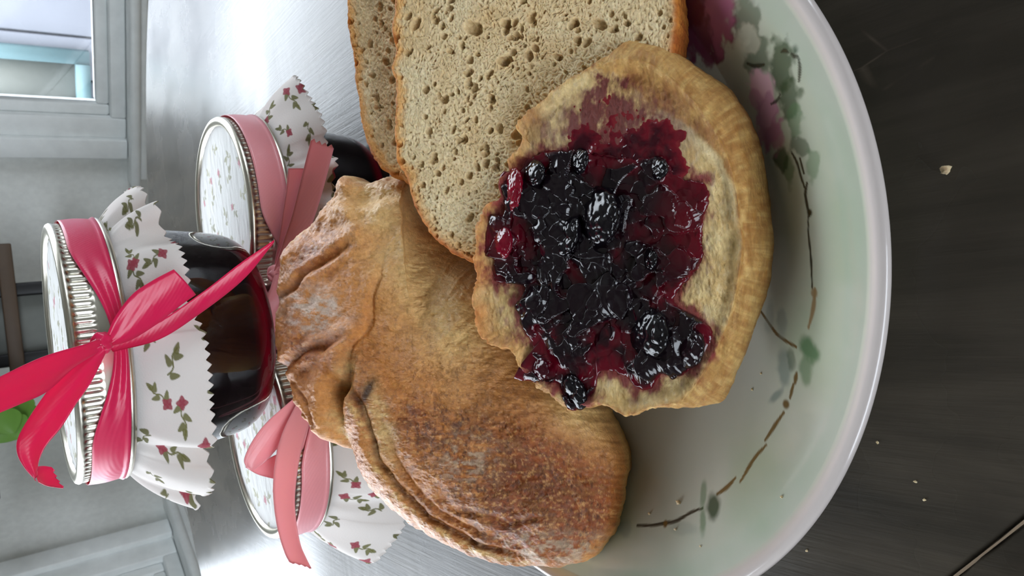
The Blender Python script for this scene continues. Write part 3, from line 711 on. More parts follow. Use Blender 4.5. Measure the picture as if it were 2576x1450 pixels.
    col = mixc(col, S(74, 44, 18), bl(922, 985, 14, 26, .5) * .7)
    fl = fbm(np.c_[px / 9, np.zeros(n)] * [1, 1.5, 1], 4, 66, .7); fl2 = fbm(np.c_[px / 12 + 40, np.zeros(n)] * [1.7, 1, 1], 4, 67, .7)
    col = mixc(col, S(222, 168, 104), np.clip(.8 * fl - .22, 0, .7) * np.clip(w_dark + .25, 0, 1)); col = mixc(col, S(84, 40, 18), np.clip(.9 * fl2 - .25, 0, .75) * np.clip(w_dark + .1, 0, 1))
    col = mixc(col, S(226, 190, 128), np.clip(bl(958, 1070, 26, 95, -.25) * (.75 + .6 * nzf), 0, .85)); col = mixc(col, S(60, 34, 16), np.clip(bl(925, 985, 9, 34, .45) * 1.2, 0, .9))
    # floury patches
    col = mixc(col, S(214, 200, 186), np.clip(bl(790, 780, 62, 46, .1) * 1.5 * (0.55 + .7 * nzf), 0, .75)); col = mixc(col, S(206, 186, 160), np.clip(bl(1400, 1390, 140, 40, .05) * (.4 + .8 * nzf) + bl(1180, 1150, 60, 60) * (.1 + .7 * nzf), 0, .55))
    col = mixc(col, S(228, 190, 116), (t > 1.15) * sstep(900, 1100, px[:, 1]) * .6)
    edge = gauss(t - 1.0, .02) * (px[:, 1] < 620); col = mixc(col, S(244, 216, 150), edge * .8)
    o = mesh('torn_roll', V, Fs, M['crust'], paint=col)
    meta(o, 'torn dark brown crusty roll lying in front of the pink ribboned jars', 'bread')
build_roll()

# --- opened bun spread with jam, in front
BN_N = np.array([0.02, -0.45, 0.89]); BN_P = at_z(1880, 560, 23.0)
BN = [(1575, 142), (1640, 158), (1705, 205), (1765, 268), (1812, 340), (1846, 425), (1865, 530), (1872, 620), (1862, 700), (1845, 780), (1818, 860), (1780, 935), (1735, 995), (1680, 1020), (1640, 1026), (1575, 1042), (1505, 1024), (1440, 1030), (1400, 1008), (1360, 972), (1310, 928), (1288, 880), (1218, 858), (1200, 818), (1196, 760), (1203, 695),
      (1195, 640), (1204, 570), (1216, 518), (1252, 500), (1256, 460), (1280, 428), (1276, 400), (1312, 348), (1294, 312), (1330, 272), (1380, 236), (1440, 192), (1485, 168), (1530, 150)]
JAM = [(1262, 436), (1300, 428), (1328, 402), (1380, 376), (1450, 380), (1530, 392), (1600, 396), (1662, 398), (1702, 440), (1768, 462), (1780, 505), (1766, 560), (1760, 640), (1745, 690), (1705, 735), (1700, 765), (1752, 798), (1790, 830), (1786, 880), (1762, 912), (1706, 945), (1664, 948), (1640, 975), (1604, 980), (1572, 950), (1512, 932), (1494, 985), (1442, 1037), (1414, 1020), (1400, 968), (1350, 962), (1292, 958),
       (1312, 918), (1342, 895), (1332, 850), (1312, 800), (1300, 768), (1310, 722), (1244, 706), (1240, 655), (1220, 640), (1222, 585), (1230, 540), (1262, 538), (1268, 500), (1256, 470)]
BUN = {}
def bun_face(uv, px, s_, fine=1.0):
    n0 = np.zeros(len(uv)); q = np.c_[uv, n0]
    h = 1.0 * fbm(q / 14, 3, 71) + fine * 0.22 * fbm(q / 3.4, 4, 72, .6)
    f1, f2, _ = worley(np.c_[uv / [1.7, .8], n0], 74, 2); h = h - fine * 0.13 * sstep(.5, .12, f1)
    h = h + 1.2 * sstep(.90, .985, s_) - 1.6 * gauss(px[:, 0] - 1835, 40) * .5
    h = h - 2.0 * gauss(np.hypot(px[:, 0] - 1500, (px[:, 1] - 640) * .9) / 300, .75) - 1.0 * sstep(0.985, 1.0, s_)
    return h
def build_bun():
    R_ = Relief(BN_P, BN_N, BN, (1540, 620), na=900, rag=0.0, seed=77); wl = sstep(1640, 1420, to_px(R_.xyz(R_.O, np.zeros(900)))[:, 0]) + .8 * sstep(985, 1010, to_px(R_.xyz(R_.O, np.zeros(900)))[:, 1]); a_ = np.arange(900) / 900 * 2 * PI; dd = R_.O - R_.c; R_.O = R_.c + dd * (1 + .45 * np.clip(wl, 0, 1) * fbm(np.c_[np.cos(a_) * 9, np.sin(a_) * 9, a_ * 0], 5, 77, .7) / np.linalg.norm(dd, axis=1))[:, None]; BUN['R'] = R_
    sr = np.r_[np.linspace(0.004, 0.92, 250), np.linspace(0.925, 1.0, 40)]
    ox = to_px(R_.xyz(R_.O, np.zeros(R_.na))); ur = np.exp(-(((ox[:, 0] - 1790) / 130) ** 2 + ((ox[:, 1] - 300) / 170) ** 2)); bw = (1 + .45 * ur) * np.maximum(sstep(1560, 1780, ox[:, 0]) * sstep(1080, 960, ox[:, 1]), 1.0 * sstep(380, 200, ox[:, 1]) * sstep(1470, 1570, ox[:, 0]))
    V, Fs, t = R_.build(sr, lambda s_, uv, px: bun_face(uv, px, s_), [(1 + .010 + .026 * bw, -1.2), (1 + .02 + .06 * bw, -3.2), (1 + .03 + .095 * bw, -6.0), (1 + .03 + .115 * bw, -8.8), (1.015 + .11 * bw, -11.4), (0.97 + .09 * bw, -13.8), (0.90 + .04 * bw, -15.4), (0.78, -16.6), (0.6, -17.2), (0.3, -17.4)])
    V = rest(V)
    # lumpy crust
    n = len(V); nf = R_.nf; back = t > 1.0
    V = V + (back * sstep(1.0, 1.15, t))[:, None] * (0.9 * fbm(V / 14.0, 3, 81) + .12 * fbm(V / 1.7, 3, 82))[:, None] * ((V - V[nf:].mean(0)) / 30)
    px = to_px(V); nz = fbm(V / 4.0, 4, 83); nzf = fbm(np.c_[px / 26, np.zeros(n)] * [2, 1, 1], 4, 84, .65)
    col = np.tile(S(230, 204, 148), (n, 1)); col = mixc(col, S(206, 166, 96), .3 + .5 * nz); col = mixc(col, S(240, 224, 182), np.clip(.5 * nzf, 0, 1))
    cr = mixc(np.tile(S(206, 162, 94), (n, 1)), S(180, 128, 64), .45 + .6 * nz + .3 * nzf)
    wc_ = np.maximum(sstep(.955, .995, t + .012 * nz), back * 1.0)
    top = sstep(330, 170, px[:, 1]) * sstep(1500, 1570, px[:, 0]); wc_ = np.maximum(wc_, top * .8 * (t > .75))
    CL = [(1430, 176), (1500, 172), (1570, 205), (1640, 268), (1745, 330), (1815, 400), (1852, 480), (1868, 560), (1872, 660)]
    dl, sl, _ = seg_dist(px + 14 * nzf[:, None], CL); sg_ = seg_dist(np.array([[1900., 300.]]), CL)[1][0]; wc_ = np.maximum(wc_, sstep(-6, 10, dl * sl * sg_) * (px[:, 1] < 655))
    col = mixc(col, S(240, 222, 176), gauss(dl * sl * sg_ + 12, 14) * (px[:, 1] < 655) * (px[:, 1] > 290) * .7)
    col = col * (1 - wc_[:, None]) + cr * wc_[:, None]
    lip = sstep(.80, .97, t + .02 * nz) * sstep(1400, 1290, px[:, 0]) * (t < 1.02); col = mixc(col, S(226, 168, 98), lip * .8)
    nz2 = fbm(np.c_[px / 15, np.zeros(n)] * [1.6, 1, 1], 4, 88, .65); col = mixc(col, S(236, 200, 130), np.clip(.55 * nz2, 0, .6) * (t > .96)); col = mixc(col, S(168, 112, 52), np.clip(-.6 * nz2 - .1, 0, .6) * (t > .98))
    # thin browned edge on the jar side
    col = mixc(col, S(206, 120, 52), gauss(t - 1.02, .08) * sstep(1330, 1210, px[:, 0]) * (.6 + .5 * nz))
    # juice soaked in around the spread
    d, sd, _ = seg_dist(px, np.vstack([JAM, JAM[:1]])); inside = sd * d
    sgn = 1.0 if np.mean(seg_dist(np.array([[1500., 650.]]), np.vstack([JAM, JAM[:1]]))[1]) > 0 else -1.0
    ins = inside * sgn
    st_ = sstep(-34, 8, ins + 22 * nz + 12 * nzf) * (t < 1.02)
    col = mixc(col, S(132, 22, 40), st_ * .92)
    sm = np.exp(-(((px[:, 0] - 1545) / 185) ** 2 + ((px[:, 1] - 330) / 105) ** 2) * 1.15); sm2 = np.exp(-(((px[:, 0] - 1520) / 60) ** 2 + ((px[:, 1] - 205) / 50) ** 2))
    col = mixc(col, S(108, 14, 32), np.clip(sm * 1.5 + .8 * nz * sm + .5 * nzf * sm + sm2 * (.2 + 1.2 * nz + .8 * nzf) - .12, 0, .93) * (t < 1.01))
    sm3 = np.exp(-(((px[:, 0] - 1340) / 70) ** 2 + ((px[:, 1] - 800) / 70) ** 2)); col = mixc(col, S(150, 60, 60), np.clip(sm3 * (.5 + nzf), 0, .7) * (t < 1.0))
    o = mesh('split_bun', V, Fs, M['bun'], paint=col)
    meta(o, 'split golden bun lying cut side up with dark berry jam on it', 'bread')
    # torn crust flaps at its upper end
    for poly, cen, off, hh in (([(1470, 176), (1500, 158), (1545, 150), (1600, 165), (1650, 185), (1680, 210), (1650, 222), (1610, 205), (1560, 192), (1510, 186)], (1580, 185), -.9, 1.5),):
        Rf = Relief(BN_P + R_.n * off, BN_N + np.array([.25, .1, 0]), poly, cen, na=260, rag=.2, seed=5)
        fv, ff, ft = Rf.build(np.linspace(.02, 1, 40), lambda s_, uv, px: hh * np.clip(1 - s_ ** 2.2, 0, 1) ** .6 + .25 * fbm(np.c_[uv / 3, uv[:, 0] * 0], 3, 7), [(1.0, -.7), (.8, -1.0), (.3, -1.0)])
        fz = fbm(fv / 4.0, 4, 83); mesh('crust_flap', fv, ff, M['bun'], parent=o, paint=mixc(np.tile(S(222, 178, 104), (len(fv), 1)), S(192, 138, 68), .4 + .6 * fz))
    return o
bun = build_bun()

JAMZ = {}
def build_jam():
    R0 = BUN['R']
    R_ = Relief(BN_P, BN_N, JAM, (1500, 680), na=900, rag=0.35, seed=91)
    sr = np.r_[np.linspace(0.004, 0.88, 300), 1 - .12 * (1 - np.linspace(0, 1, 50)[1:]) ** 1.6]
    keep = {}
    def hf(s_, uv, px):
        n0 = np.zeros(len(uv)); q = np.c_[uv, n0]
        # same plane as the bun, so the face height below it is known
        sB = np.full(len(uv), .7); base = bun_face(uv, px, sB, 0.0)
        env = np.clip(1 - s_ ** 5, 0, 1) ** .5
        f1, f2, iv = worley(q / 5.2 + .25 * np.c_[vnoise(q / 3, 3), vnoise(q / 3, 4), n0], 93, 2); f1s, _, ivs = worley(q / 2.6 + .3 * np.c_[vnoise(q / 1.5, 5), vnoise(q / 1.5, 6), n0], 95, 2)
        lump = np.sqrt(np.clip(1 - (f1 * 1.15) ** 2, 0, 1)) * sstep(.42, .62, iv); small = np.sqrt(np.clip(1 - (f1s * 1.3) ** 2, 0, 1)) * sstep(.3, .6, ivs)
        thick = .9 + 1.7 * lump + .45 * small + .5 * fbm(q / 6, 3, 96) + .5 * (.5 - np.abs(fbm(q / [4.5, 2.4, 1] + .4 * fbm(q / 5, 2, 3)[:, None], 2, 97, .35)))
        flat = gauss((px[:, 0] - 1570) / 90, 1) * gauss((px[:, 1] - 470) / 70, 1); thick = thick * (1 - .55 * flat) + .6 * flat
        thick = np.maximum(thick, .35)
        keep['th'] = thick * env; keep['l'] = np.maximum(lump, small * .5)
        return base + thick * env + .05
    back = [(1.004, -0.9), (0.99, -2.4), (.95, -3.4), (.6, -4.4), (.2, -4.6)]
    V, Fs, t = R_.build(sr, hf, back)
    n = len(V); th = np.zeros(n); lm = th.copy(); th[:R_.nf] = keep['th']; lm[:R_.nf] = keep['l']
    px = to_px(V); nz = fbm(V / 4, 3, 98)
    col = np.tile(S(88, 5, 22), (n, 1)); col = mixc(col, S(48, 3, 14), sstep(.3, 1.2, th + .5 * nz)); col = mixc(col, S(18, 8, 14), sstep(.9, 2.0, th + 1.0 * lm + .5 * nz))
    w = np.exp(-(((px[:, 0] - 1470) / 160) ** 2 + ((px[:, 1] - 560) / 130) ** 2)); col = mixc(col, S(14, 9, 14), w * .8)
    red = np.exp(-(((px[:, 0] - 1255) / 45) ** 2 + ((px[:, 1] - 610) / 50) ** 2)) + np.exp(-(((px[:, 0] - 1720) / 60) ** 2 + ((px[:, 1] - 560) / 120) ** 2)); col = mixc(col, S(98, 6, 22), np.clip(red, 0, 1) * .6)
    o = mesh('jam_spread', V, Fs, M['jam'], paint=col)
    SM = [(1330, 440), (1362, 385), (1372, 330), (1410, 292), (1450, 262), (1478, 226), (1500, 190), (1545, 180), (1590, 200), (1622, 250), (1660, 285), (1706, 292), (1745, 308), (1748, 345), (1738, 375), (1770, 440), (1700, 480), (1560, 480), (1420, 470)]
    Rf = Relief(BN_P, BN_N, SM, (1560, 350), na=420, rag=.5, seed=12)
    def ff_(s_, uv, px):
        q = np.c_[uv, uv[:, 0] * 0]; m_ = .62 * fbm(q / 5.5, 4, 140, .6) + .25 * fbm(q / 1.6, 3, 141) + 1.1 * np.exp(-(((px[:, 0] - 1560) / 150) ** 2 + ((px[:, 1] - 370) / 85) ** 2)) - .35 - .9 * s_ ** 6
        keep['m'] = m_; return bun_face(uv, px, np.full(len(uv), .7), .15) + np.clip(m_ - .07, -.5, .8) * .6
    fv, fq, ft = Rf.build(np.linspace(.01, 1, 150), ff_, [(.98, -3.5), (.3, -4.5)])
    mm_ = np.zeros(len(fv)); mm_[:Rf.nf] = keep['m']; fc = mixc(np.tile(S(104, 16, 30), (len(fv), 1)), S(50, 4, 16), sstep(.15, .9, mm_)); fc = mixc(fc, S(132, 44, 46), sstep(.16, .05, mm_) * .5)
    mesh('jam_smear', fv, fq, M['jam'], parent=o, paint=fc, label='thin red smear of jam')
    meta(o, 'glossy dark berry jam spread thickly over the split bun', 'jam')
    JAMZ['R'] = R_
build_jam()

# whole berries in the jam
def berry(px_, py_, ra, rb, rot, lift, seed, label, col, drup=1.5, name='blackberry'):
    P0, u, v, n = frame_for(BN_P, BN_N)
    c = at_plane(px_, py_, P0 + n * (lift - .7), n); e = at_plane(px_ + 10 * math.cos(rot), py_ + 10 * math.sin(rot), P0 + n * lift, n) - c; e /= np.linalg.norm(e); f = np.cross(n, e)
    k = np.linalg.norm(c - CAMP) / F_PX; A, B = ra * k, rb * k; Cc = min(A, B) * .45
    nu, nv = 110, 70
    th = np.linspace(.02, PI - .02, nv); ph = np.linspace(0, 2 * PI, nu, endpoint=False); T, Ph = np.meshgrid(th, ph, indexing='ij')
    D = np.stack([np.cos(T), np.sin(T) * np.cos(Ph), np.sin(T) * np.sin(Ph)], -1).reshape(-1, 3)
    L = D * [A, B, Cc]
    if drup:
        f1, f2, iv = worley(L / drup + seed, seed); bump = drup * .27 * np.sqrt(np.clip(1 - (f1 * 1.25) ** 2, 0, 1)) * .9
    else: bump = .15 * fbm(L / 1.6, 3, seed)
    Ln = D / np.array([A, B, Cc]); Ln /= np.linalg.norm(Ln, axis=1)[:, None]; L = L + Ln * (bump + .12 * fbm(L / 2.2, 3, seed + 1))[:, None]
    V = c + L[:, :1] * e + L[:, 1:2] * f + L[:, 2:3] * n
    q = grid_faces(nv, nu); i0 = len(V); V = np.vstack([V, c + e * A, c - e * A]); j = np.arange(nu)
    c1 = np.stack([np.full(nu, i0), (j + 1) % nu, j], -1); c2 = np.stack([np.full(nu, i0 + 1), (nv - 1) * nu + j, (nv - 1) * nu + (j + 1) % nu], -1)
    cl = np.tile(col, (len(V), 1)); cl = mixc(cl, cl * 2.2, np.clip(.4 * fbm(V / 2, 3, seed), 0, .6))
    o = mesh(name, V, [q[:, ::-1], c1[:, ::-1], c2[:, ::-1]], M['jam'], paint=cl); o['label'] = label; o['category'] = 'berry'; o['group'] = 'berries in the jam'
BK = S(9, 6, 10); RDc = S(104, 6, 26)
berry(1625, 835, 88, 78, .3, -.1, 3, 'large black berry at the lower end of the jam, beside a dark pulpy lump', BK, 1.35)
berry(1722, 868, 70, 66, .4, -.2, 5, 'dark pulpy berry lump nearest the white plate rim', S(22, 8, 14), 2.2)
berry(1500, 545, 92, 88, .2, -1.0, 7, 'large flattened black berry in the middle of the jam', BK, 1.9)
berry(1292, 478, 34, 62, 0, .9, 9, 'red knobbly berry on the far torn edge of the bun, above the red smooth one', RDc, 1.15)
berry(1262, 612, 46, 50, 0, .4, 11, 'smooth translucent red berry on the far edge of the bun', S(96, 4, 24), 0)
berry(1344, 436, 42, 36, .4, 1.0, 13, 'small black berry next to the red knobbly berry', BK, 1.3)
berry(1458, 405, 34, 36, 0, .4, 15, 'black berry at the upper edge of the thick jam, left of the smear', BK, 1.2)
berry(1648, 424, 48, 34, .2, .5, 17, 'black berry at the upper right of the jam towards the crust', BK, 1.3)
berry(1634, 652, 28, 32, 0, .5, 19, 'small black berry alone in the red jam above the large berry', BK, 1.2)
berry(1420, 590, 60, 66, .6, -.8, 21, 'black berry left of the large flattened berry', BK, 1.5)
berry(1442, 985, 44, 56, -.5, -.3, 23, 'black berry hanging over the lower edge of the bun', BK, 2.0)
berry(1614, 952, 34, 32, 0, -.1, 25, 'round dark berry drop on the pale crumb below the large berry', S(30, 4, 10), 0)
berry(1684, 938, 30, 24, .3, -.1, 27, 'small dark berry drop beside the round one on the crumb', S(24, 4, 10), 0)
berry(1352, 925, 50, 36, .3, .2, 29, 'dark red jelly lump at the lower torn edge of the bun', S(50, 4, 16), 0)

# crumbs
def crumb(P, r, seed, label, name='bread_crumb'):
    nv, nu = 9, 12; T, Ph = np.meshgrid(np.linspace(.1, PI - .1, nv), np.linspace(0, 2 * PI, nu, endpoint=False), indexing='ij')
    D = np.stack([np.sin(T) * np.cos(Ph), np.sin(T) * np.sin(Ph), np.cos(T)], -1).reshape(-1, 3); rr = r * (1 + .55 * fbm(D * 1.6 + seed, 2, seed))
    V = np.asarray(P) + D * rr[:, None] * [1, 1.2, .7] + [0, 0, r * .55]; q = grid_faces(nv, nu)
    n = len(V); V = np.vstack([V, V[:nu].mean(0), V[-nu:].mean(0)]); j = np.arange(nu)
    o = mesh(name, V, [q[:, ::-1], np.stack([np.full(nu, n), j, (j + 1) % nu], -1), np.stack([np.full(nu, n + 1), (nv - 1) * nu + (j + 1) % nu, (nv - 1) * nu + j], -1)], M['crumb'], paint=np.tile(S(226, 204, 168), (len(V), 1)))
    meta(o, label, 'crumb', 'crumbs on the table and plate')
crumb(at_z(2383, 428, .5), .75, 1, 'single pale bread crumb on the dark table right of the plate')
crumb(on_plate(1708, 1263), .5, 2, 'largest pale crumb on the plate beside the painted vine leaf')
for k, (x, y, r) in enumerate(((1634, 1293, .26), (1700, 1332, .24), (1893, 980, .24), (1763, 1375, .2), (1967, 1250, .22), (1915, 940, .2))):
    crumb(on_plate(x, y), r, 5 + k, ['tiny crumb sliver on the plate left of the vine stem', 'tiny crumb sliver on the plate under the vine stem', 'tiny crumb on the plate right below the bun', 'tiny crumb on the plate near the lower picture edge', 'tiny crumb on the plate rim at lower right', 'tiny crumb close to the grey painted leaf'][k])
for k, (x, y) in enumerate(((2030, 1385), (2303, 1212), (2326, 1258), (2208, 1114))):
    crumb(at_z(x, y, .1), .22, 15 + k, ['tiny pale speck on the dark table just below the plate rim', 'tiny pale speck on the dark table farther right, upper of two', 'tiny pale speck on the dark table farther right, lower of two', 'tiny pale speck on the dark table right of the plate rim'][k])

# ------------------------------------------------------------------ jam jars
H = 57.3
def motif_paint(Q, seed, col, area, step, scale, green, red, fade=1.0, red_p=.45):
    """sprigs of leaves and small flowers printed on cloth laid out flat in mm"""
    rg = np.random.default_rng(seed); (x0, y0), (x1, y1) = area
    def ell(c, a, b, ang, cc):
        sel = np.where((np.abs(Q - c) < max(a, b) * 1.3).all(1))[0]
        if not len(sel): return
        D = Q[sel] - c; X = D[:, 0] * math.cos(ang) + D[:, 1] * math.sin(ang); Y = -D[:, 0] * math.sin(ang) + D[:, 1] * math.cos(ang)
        e = np.sqrt((X / a) ** 2 + (Y / b * (1 + .5 * X / a)) ** 2); col[sel] = mixc(col[sel], cc, fade * sstep(1.12, .88, e))
    def line(p, w, cc):
        p = np.array(p); lo, hi = p.min(0) - w * 2, p.max(0) + w * 2; sel = np.where(((Q > lo) & (Q < hi)).all(1))[0]
        if len(sel):
            d, _, _ = seg_dist(Q[sel], p); col[sel] = mixc(col[sel], cc, fade * sstep(w * 1.2, w * .7, d))
    y = y0; row = 0
    while y < y1:
        x = x0 + (row % 2) * step * .5
        while x < x1:
            c = np.array([x, y]) + rg.uniform(-.22, .22, 2) * step; a = rg.uniform(0, 2 * PI); s = scale * rg.uniform(.85, 1.2)
            g = green * rg.uniform(.8, 1.2); d = np.array([math.cos(a), math.sin(a)]); p = np.array([-d[1], d[0]])
            pts = catmull(np.array([c - d * 2.2 * s, c - d * .8 * s + p * .5 * s, c + d * .8 * s - p * .4 * s, c + d * 2.4 * s]), 10); line(pts, .16 * s, g)
            for u, sd in ((1, 1), (4, -1), (7, 1)):
                q = pts[u] + p * sd * 1.05 * s; ell(q, 1.05 * s, .52 * s, a + sd * 1.0, g)
            ell(pts[-1], .95 * s, .5 * s, a, g)
            if rg.random() < red_p:
                fc = pts[0] - d * .7 * s
                for k in range(4):
                    b = a + k * PI / 2; ell(fc + .72 * s * np.array([math.cos(b), math.sin(b)]), .72 * s, .6 * s, b, red)
            x += step
        y += step * .8; row += 1
    return col
def strip(edgeA, edgeB, n=60, m_=9, bulge=0.4, thick=.16, end_jag=0.0, flip=False, wav=0.0):
    """ribbon between two 3-D edge curves (mm), real thickness"""
    A = catmull(np.array(edgeA), n); B = catmull(np.array(edgeB), n); V = []
    for i in range(n):
        a, b = A[i], B[i]; i0, i1 = max(i - 1, 0), min(i + 1, n - 1)
        tan = (A[i1] + B[i1]) - (A[i0] + B[i0]); nn = np.cross(tan, b - a); nn /= np.linalg.norm(nn) + 1e-9
        if flip: nn = -nn
        for k in range(m_):
            u = k / (m_ - 1); off = bulge * math.sin(PI * u) + wav * math.sin(u * 2 * PI * 1.5 + i * .08) * (1 - i / n)
            p = a + (b - a) * u + nn * off
            if end_jag and i == n - 1: p = p + tan / np.linalg.norm(tan) * end_jag * (1 if k % 2 else -.4)
            V.append(np.r_[p, nn])
    V = np.array(V); P, Nn = V[:, :3], V[:, 3:]
    top, bot = P + Nn * thick / 2, P - Nn * thick / 2; q = grid_faces(n, m_, False); N0 = len(top)
    idx = np.arange(n * m_).reshape(n, m_); loop = np.concatenate([idx[0], idx[1:, -1], idx[-1, -2::-1], idx[-2:0:-1, 0]]); nx = np.roll(loop, -1)
    side = np.stack([loop, loop + N0, nx + N0, nx], -1)
    return np.vstack([top, bot]), [q, q[:, ::-1] + N0, side[:, ::-1]]
def pts3(pl, y0, y1=None):
    n = len(pl); return [at_y(p[0], p[1], (p[2] if len(p) > 2 else y0 + ((y1 if y1 is not None else y0) - y0) * i / (n - 1))) for i, p in enumerate(pl)]

def build_jar(c, z0, ks, zs, label, seed, flare, knot_ang, lid_fade, domed):
    cx, cyy = c; O = (cx, cyy, z0)
    def zq(v): v[:, 2] = z0 + (v[:, 2] - z0) * zs; return v
    jar = root('jam_jar', (cx, cyy, z0), label, 'jar', 'jam jars with cloth skirts and bows')
    k = ks
    # glass: outer wall down, thick base, inner wall
    outer = [(30.5, 49), (30.5, 45.5), (32.6, 43), (33.2, 39), (33.0, 32), (32.0, 20), (30.6, 10), (29.2, 6), (27.0, 3), (24.2, 1.1), (21, 0.1), (19.5, .5), (10, 1.0), (.1, 1.1)]
    inner = [(.1, 4.6), (15, 4.5), (22.5, 4.6), (25.6, 6.2), (27.6, 9.0), (29.2, 16), (30.6, 32), (30.8, 38), (30.2, 42), (28.3, 45.5), (28.3, 49), (30.5, 49)]
    pr = np.vstack([catmull(np.array(outer), 90), catmull(np.array(inner), 70)]); pr[:, 0] = np.maximum(pr[:, 0], .05) * k
    gv, gf = lathe(pr, 128, O); outward(mesh('glass_body', zq(gv), gf, M['glass'], parent=jar))
    jm = [(.05, 4.35), (15, 4.3), (22.6, 4.4), (25.75, 6.0), (27.75, 8.9), (29.4, 16), (30.8, 32), (30.9, 38), (30.0, 41), (.05, 41.4)]
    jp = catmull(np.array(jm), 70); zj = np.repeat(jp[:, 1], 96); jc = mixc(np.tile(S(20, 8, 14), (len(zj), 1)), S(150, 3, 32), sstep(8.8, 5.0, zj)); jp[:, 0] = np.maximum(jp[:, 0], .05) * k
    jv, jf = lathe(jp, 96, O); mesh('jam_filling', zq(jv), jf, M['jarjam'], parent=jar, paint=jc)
    # screw band with knurled upper part
    prof = [(31.0, 43.4), (35.4, 43.0), (36.3, 43.4), (36.7, 44.0), (36.6, 44.8), (36.0, 45.3), (35.6, 45.6), (35.6, 49.6)] + [(35.4, z) for z in np.linspace(49.9, 55.3, 12)] + [(35.5, 55.6), (35.6, 56.2), (35.2, 56.9), (34.4, 57.3), (33.4, 57.25), (32.6, 56.8), (32.3, 56.2), (32.3, 55.6), (31.0, 55.4), (31.0, 43.4)]
    def rib_f(R_, Z_, P_):
        w = sstep(50.4, 51.2, Z_) * sstep(55.6, 54.9, Z_) * (R_ > 34.9)
        return (R_ - .45 * w * (.5 + .5 * np.cos(P_ * 96)) ** 2) * k
    bv, bf = lathe(prof, 960, O, rfun=rib_f); mesh('screw_band', zq(bv), bf, M['metal'], parent=jar)
    # cloth covered lid disc
    nr = 120; na = 420; rr = np.linspace(.3, 33.0, nr); T_, P2 = np.meshgrid(rr, np.linspace(0, 2 * PI, na, endpoint=False), indexing='ij')
    zt_ = 55.9 + domed * (1 - (T_ / 33.0) ** 2) ** .5; zt_ = zt_ + .12 * fbm(np.c_[(T_ * np.cos(P2)).ravel() / 6, (T_ * np.sin(P2)).ravel() / 2.2, np.zeros(T_.size)], 3, seed).reshape(T_.shape)
    lv = np.stack([cx + k * T_ * np.cos(P2), cyy + k * T_ * np.sin(P2), z0 + zt_], -1).reshape(-1, 3); flat = (lv - [cx, cyy, 0])[:, :2]
    col = np.tile(S(238, 238, 236), (len(lv), 1)); ca, sa = math.cos(.6 * seed), math.sin(.6 * seed); fr = flat @ np.array([[ca, -sa], [sa, ca]])
    col = motif_paint(fr, seed + 3, col, ((-36, -36), (36, 36)), 13.5, 1.25, S(160, 158, 118), S(206, 130, 146), lid_fade * .75)
    lf = grid_faces(nr, na); n0 = len(lv); lv = np.vstack([lv, lv[:na].mean(0), lv[-na:] - [0, 0, .8]]); col = np.vstack([col, col[:1], np.tile(S(230, 230, 228), (na, 1))]); j = np.arange(na)
    mesh('lid', zq(lv), [lf, np.stack([np.full(na, n0), j, (j + 1) % na], -1), np.stack([(nr - 1) * na + j, (nr - 1) * na + (j + 1) % na, n0 + 1 + (j + 1) % na, n0 + 1 + j], -1)], M['lidcloth'], parent=jar, paint=col)
    # pleated cloth skirt with pinked edge
    nc, nt = 1120, 110; ph = np.linspace(0, 2 * PI, nc, endpoint=False); tt = np.linspace(0, 1, nt); Tt, Pp = np.meshgrid(tt, ph, indexing='ij')
    fa = np.array(flare); fa = fa[np.argsort(fa[:, 0])]
    def tab(col_): return np.interp(ph, np.r_[fa[-1, 0] - 2 * PI, fa[:, 0], fa[0, 0] + 2 * PI], np.r_[fa[-1, col_], fa[:, col_], fa[0, col_]])
    kern = np.hanning(121); kern /= kern.sum(); sm_ = lambda a: np.convolve(np.r_[a[-60:], a, a[:60]], kern, 'valid')
    rend, zend = sm_(tab(1))[None], sm_(tab(2))[None]
    rgp = np.random.default_rng(seed + 40); ph_w = ph + .22 * np.sin(3 * ph + rgp.uniform(0, 6)) + .12 * np.sin(7 * ph + rgp.uniform(0, 6))
    am = .55 + .45 * np.sin(2 * ph + rgp.uniform(0, 6)) * np.sin(5 * ph + rgp.uniform(0, 6))
    sharp = lambda x: np.sign(np.sin(x)) * np.abs(np.sin(x)) ** .75
    pl = (sharp(9 * ph_w) * (.55 + .7 * am) + .5 * np.sin(29 * ph_w + 1.0) * np.exp(-tt[:, None] * 3))
    bend = Tt ** .85
    Rr = 32.6 + (rend - 32.6) * bend + pl * (.3 + 3.0 * Tt) + 1.1 * np.sin(PI * Tt); Zz = 44.2 + (zend - 44.2) * Tt ** 1.15 + .7 * np.sin(8 * ph_w)[None] * Tt
    per = 96; zig = (2 * np.abs((ph * per / (2 * PI)) % 1 - .5) - .5) * 2.0
    Zz = Zz + (zig[None] * .75) * sstep(.93, 1.0, Tt); Rr = np.maximum(Rr, 33.9 * np.minimum(1, .955 + Tt))
    sv = np.stack([cx + k * Rr * np.cos(Pp), cyy + k * Rr * np.sin(Pp), z0 + Zz], -1).reshape(-1, 3)
    fl2 = np.stack([Pp * 43, Tt * 31], -1).reshape(-1, 2)
    col = np.tile(S(236, 229, 224), (len(sv), 1)); col = motif_paint(fl2, seed, col, ((-5, -4), (2 * PI * 43 + 2, 34)), 15.5, 1.55, S(112, 110, 62), S(164, 72, 84), .92, .5)
    sf = grid_faces(nt, nc); N0 = len(sv); nrm = np.stack([np.cos(Pp), np.sin(Pp), np.full_like(Pp, .35)], -1).reshape(-1, 3); sv = zq(sv)
    sv2 = np.vstack([sv, sv - nrm * .22]); j = np.arange(nc); bt = (nt - 1) * nc
    mesh('cloth_skirt', sv2, [sf[:, ::-1], sf + N0, np.stack([bt + j, bt + (j + 1) % nc, N0 + bt + (j + 1) % nc, N0 + bt + j], -1)], M['cloth'], parent=jar, paint=np.vstack([col, col]))
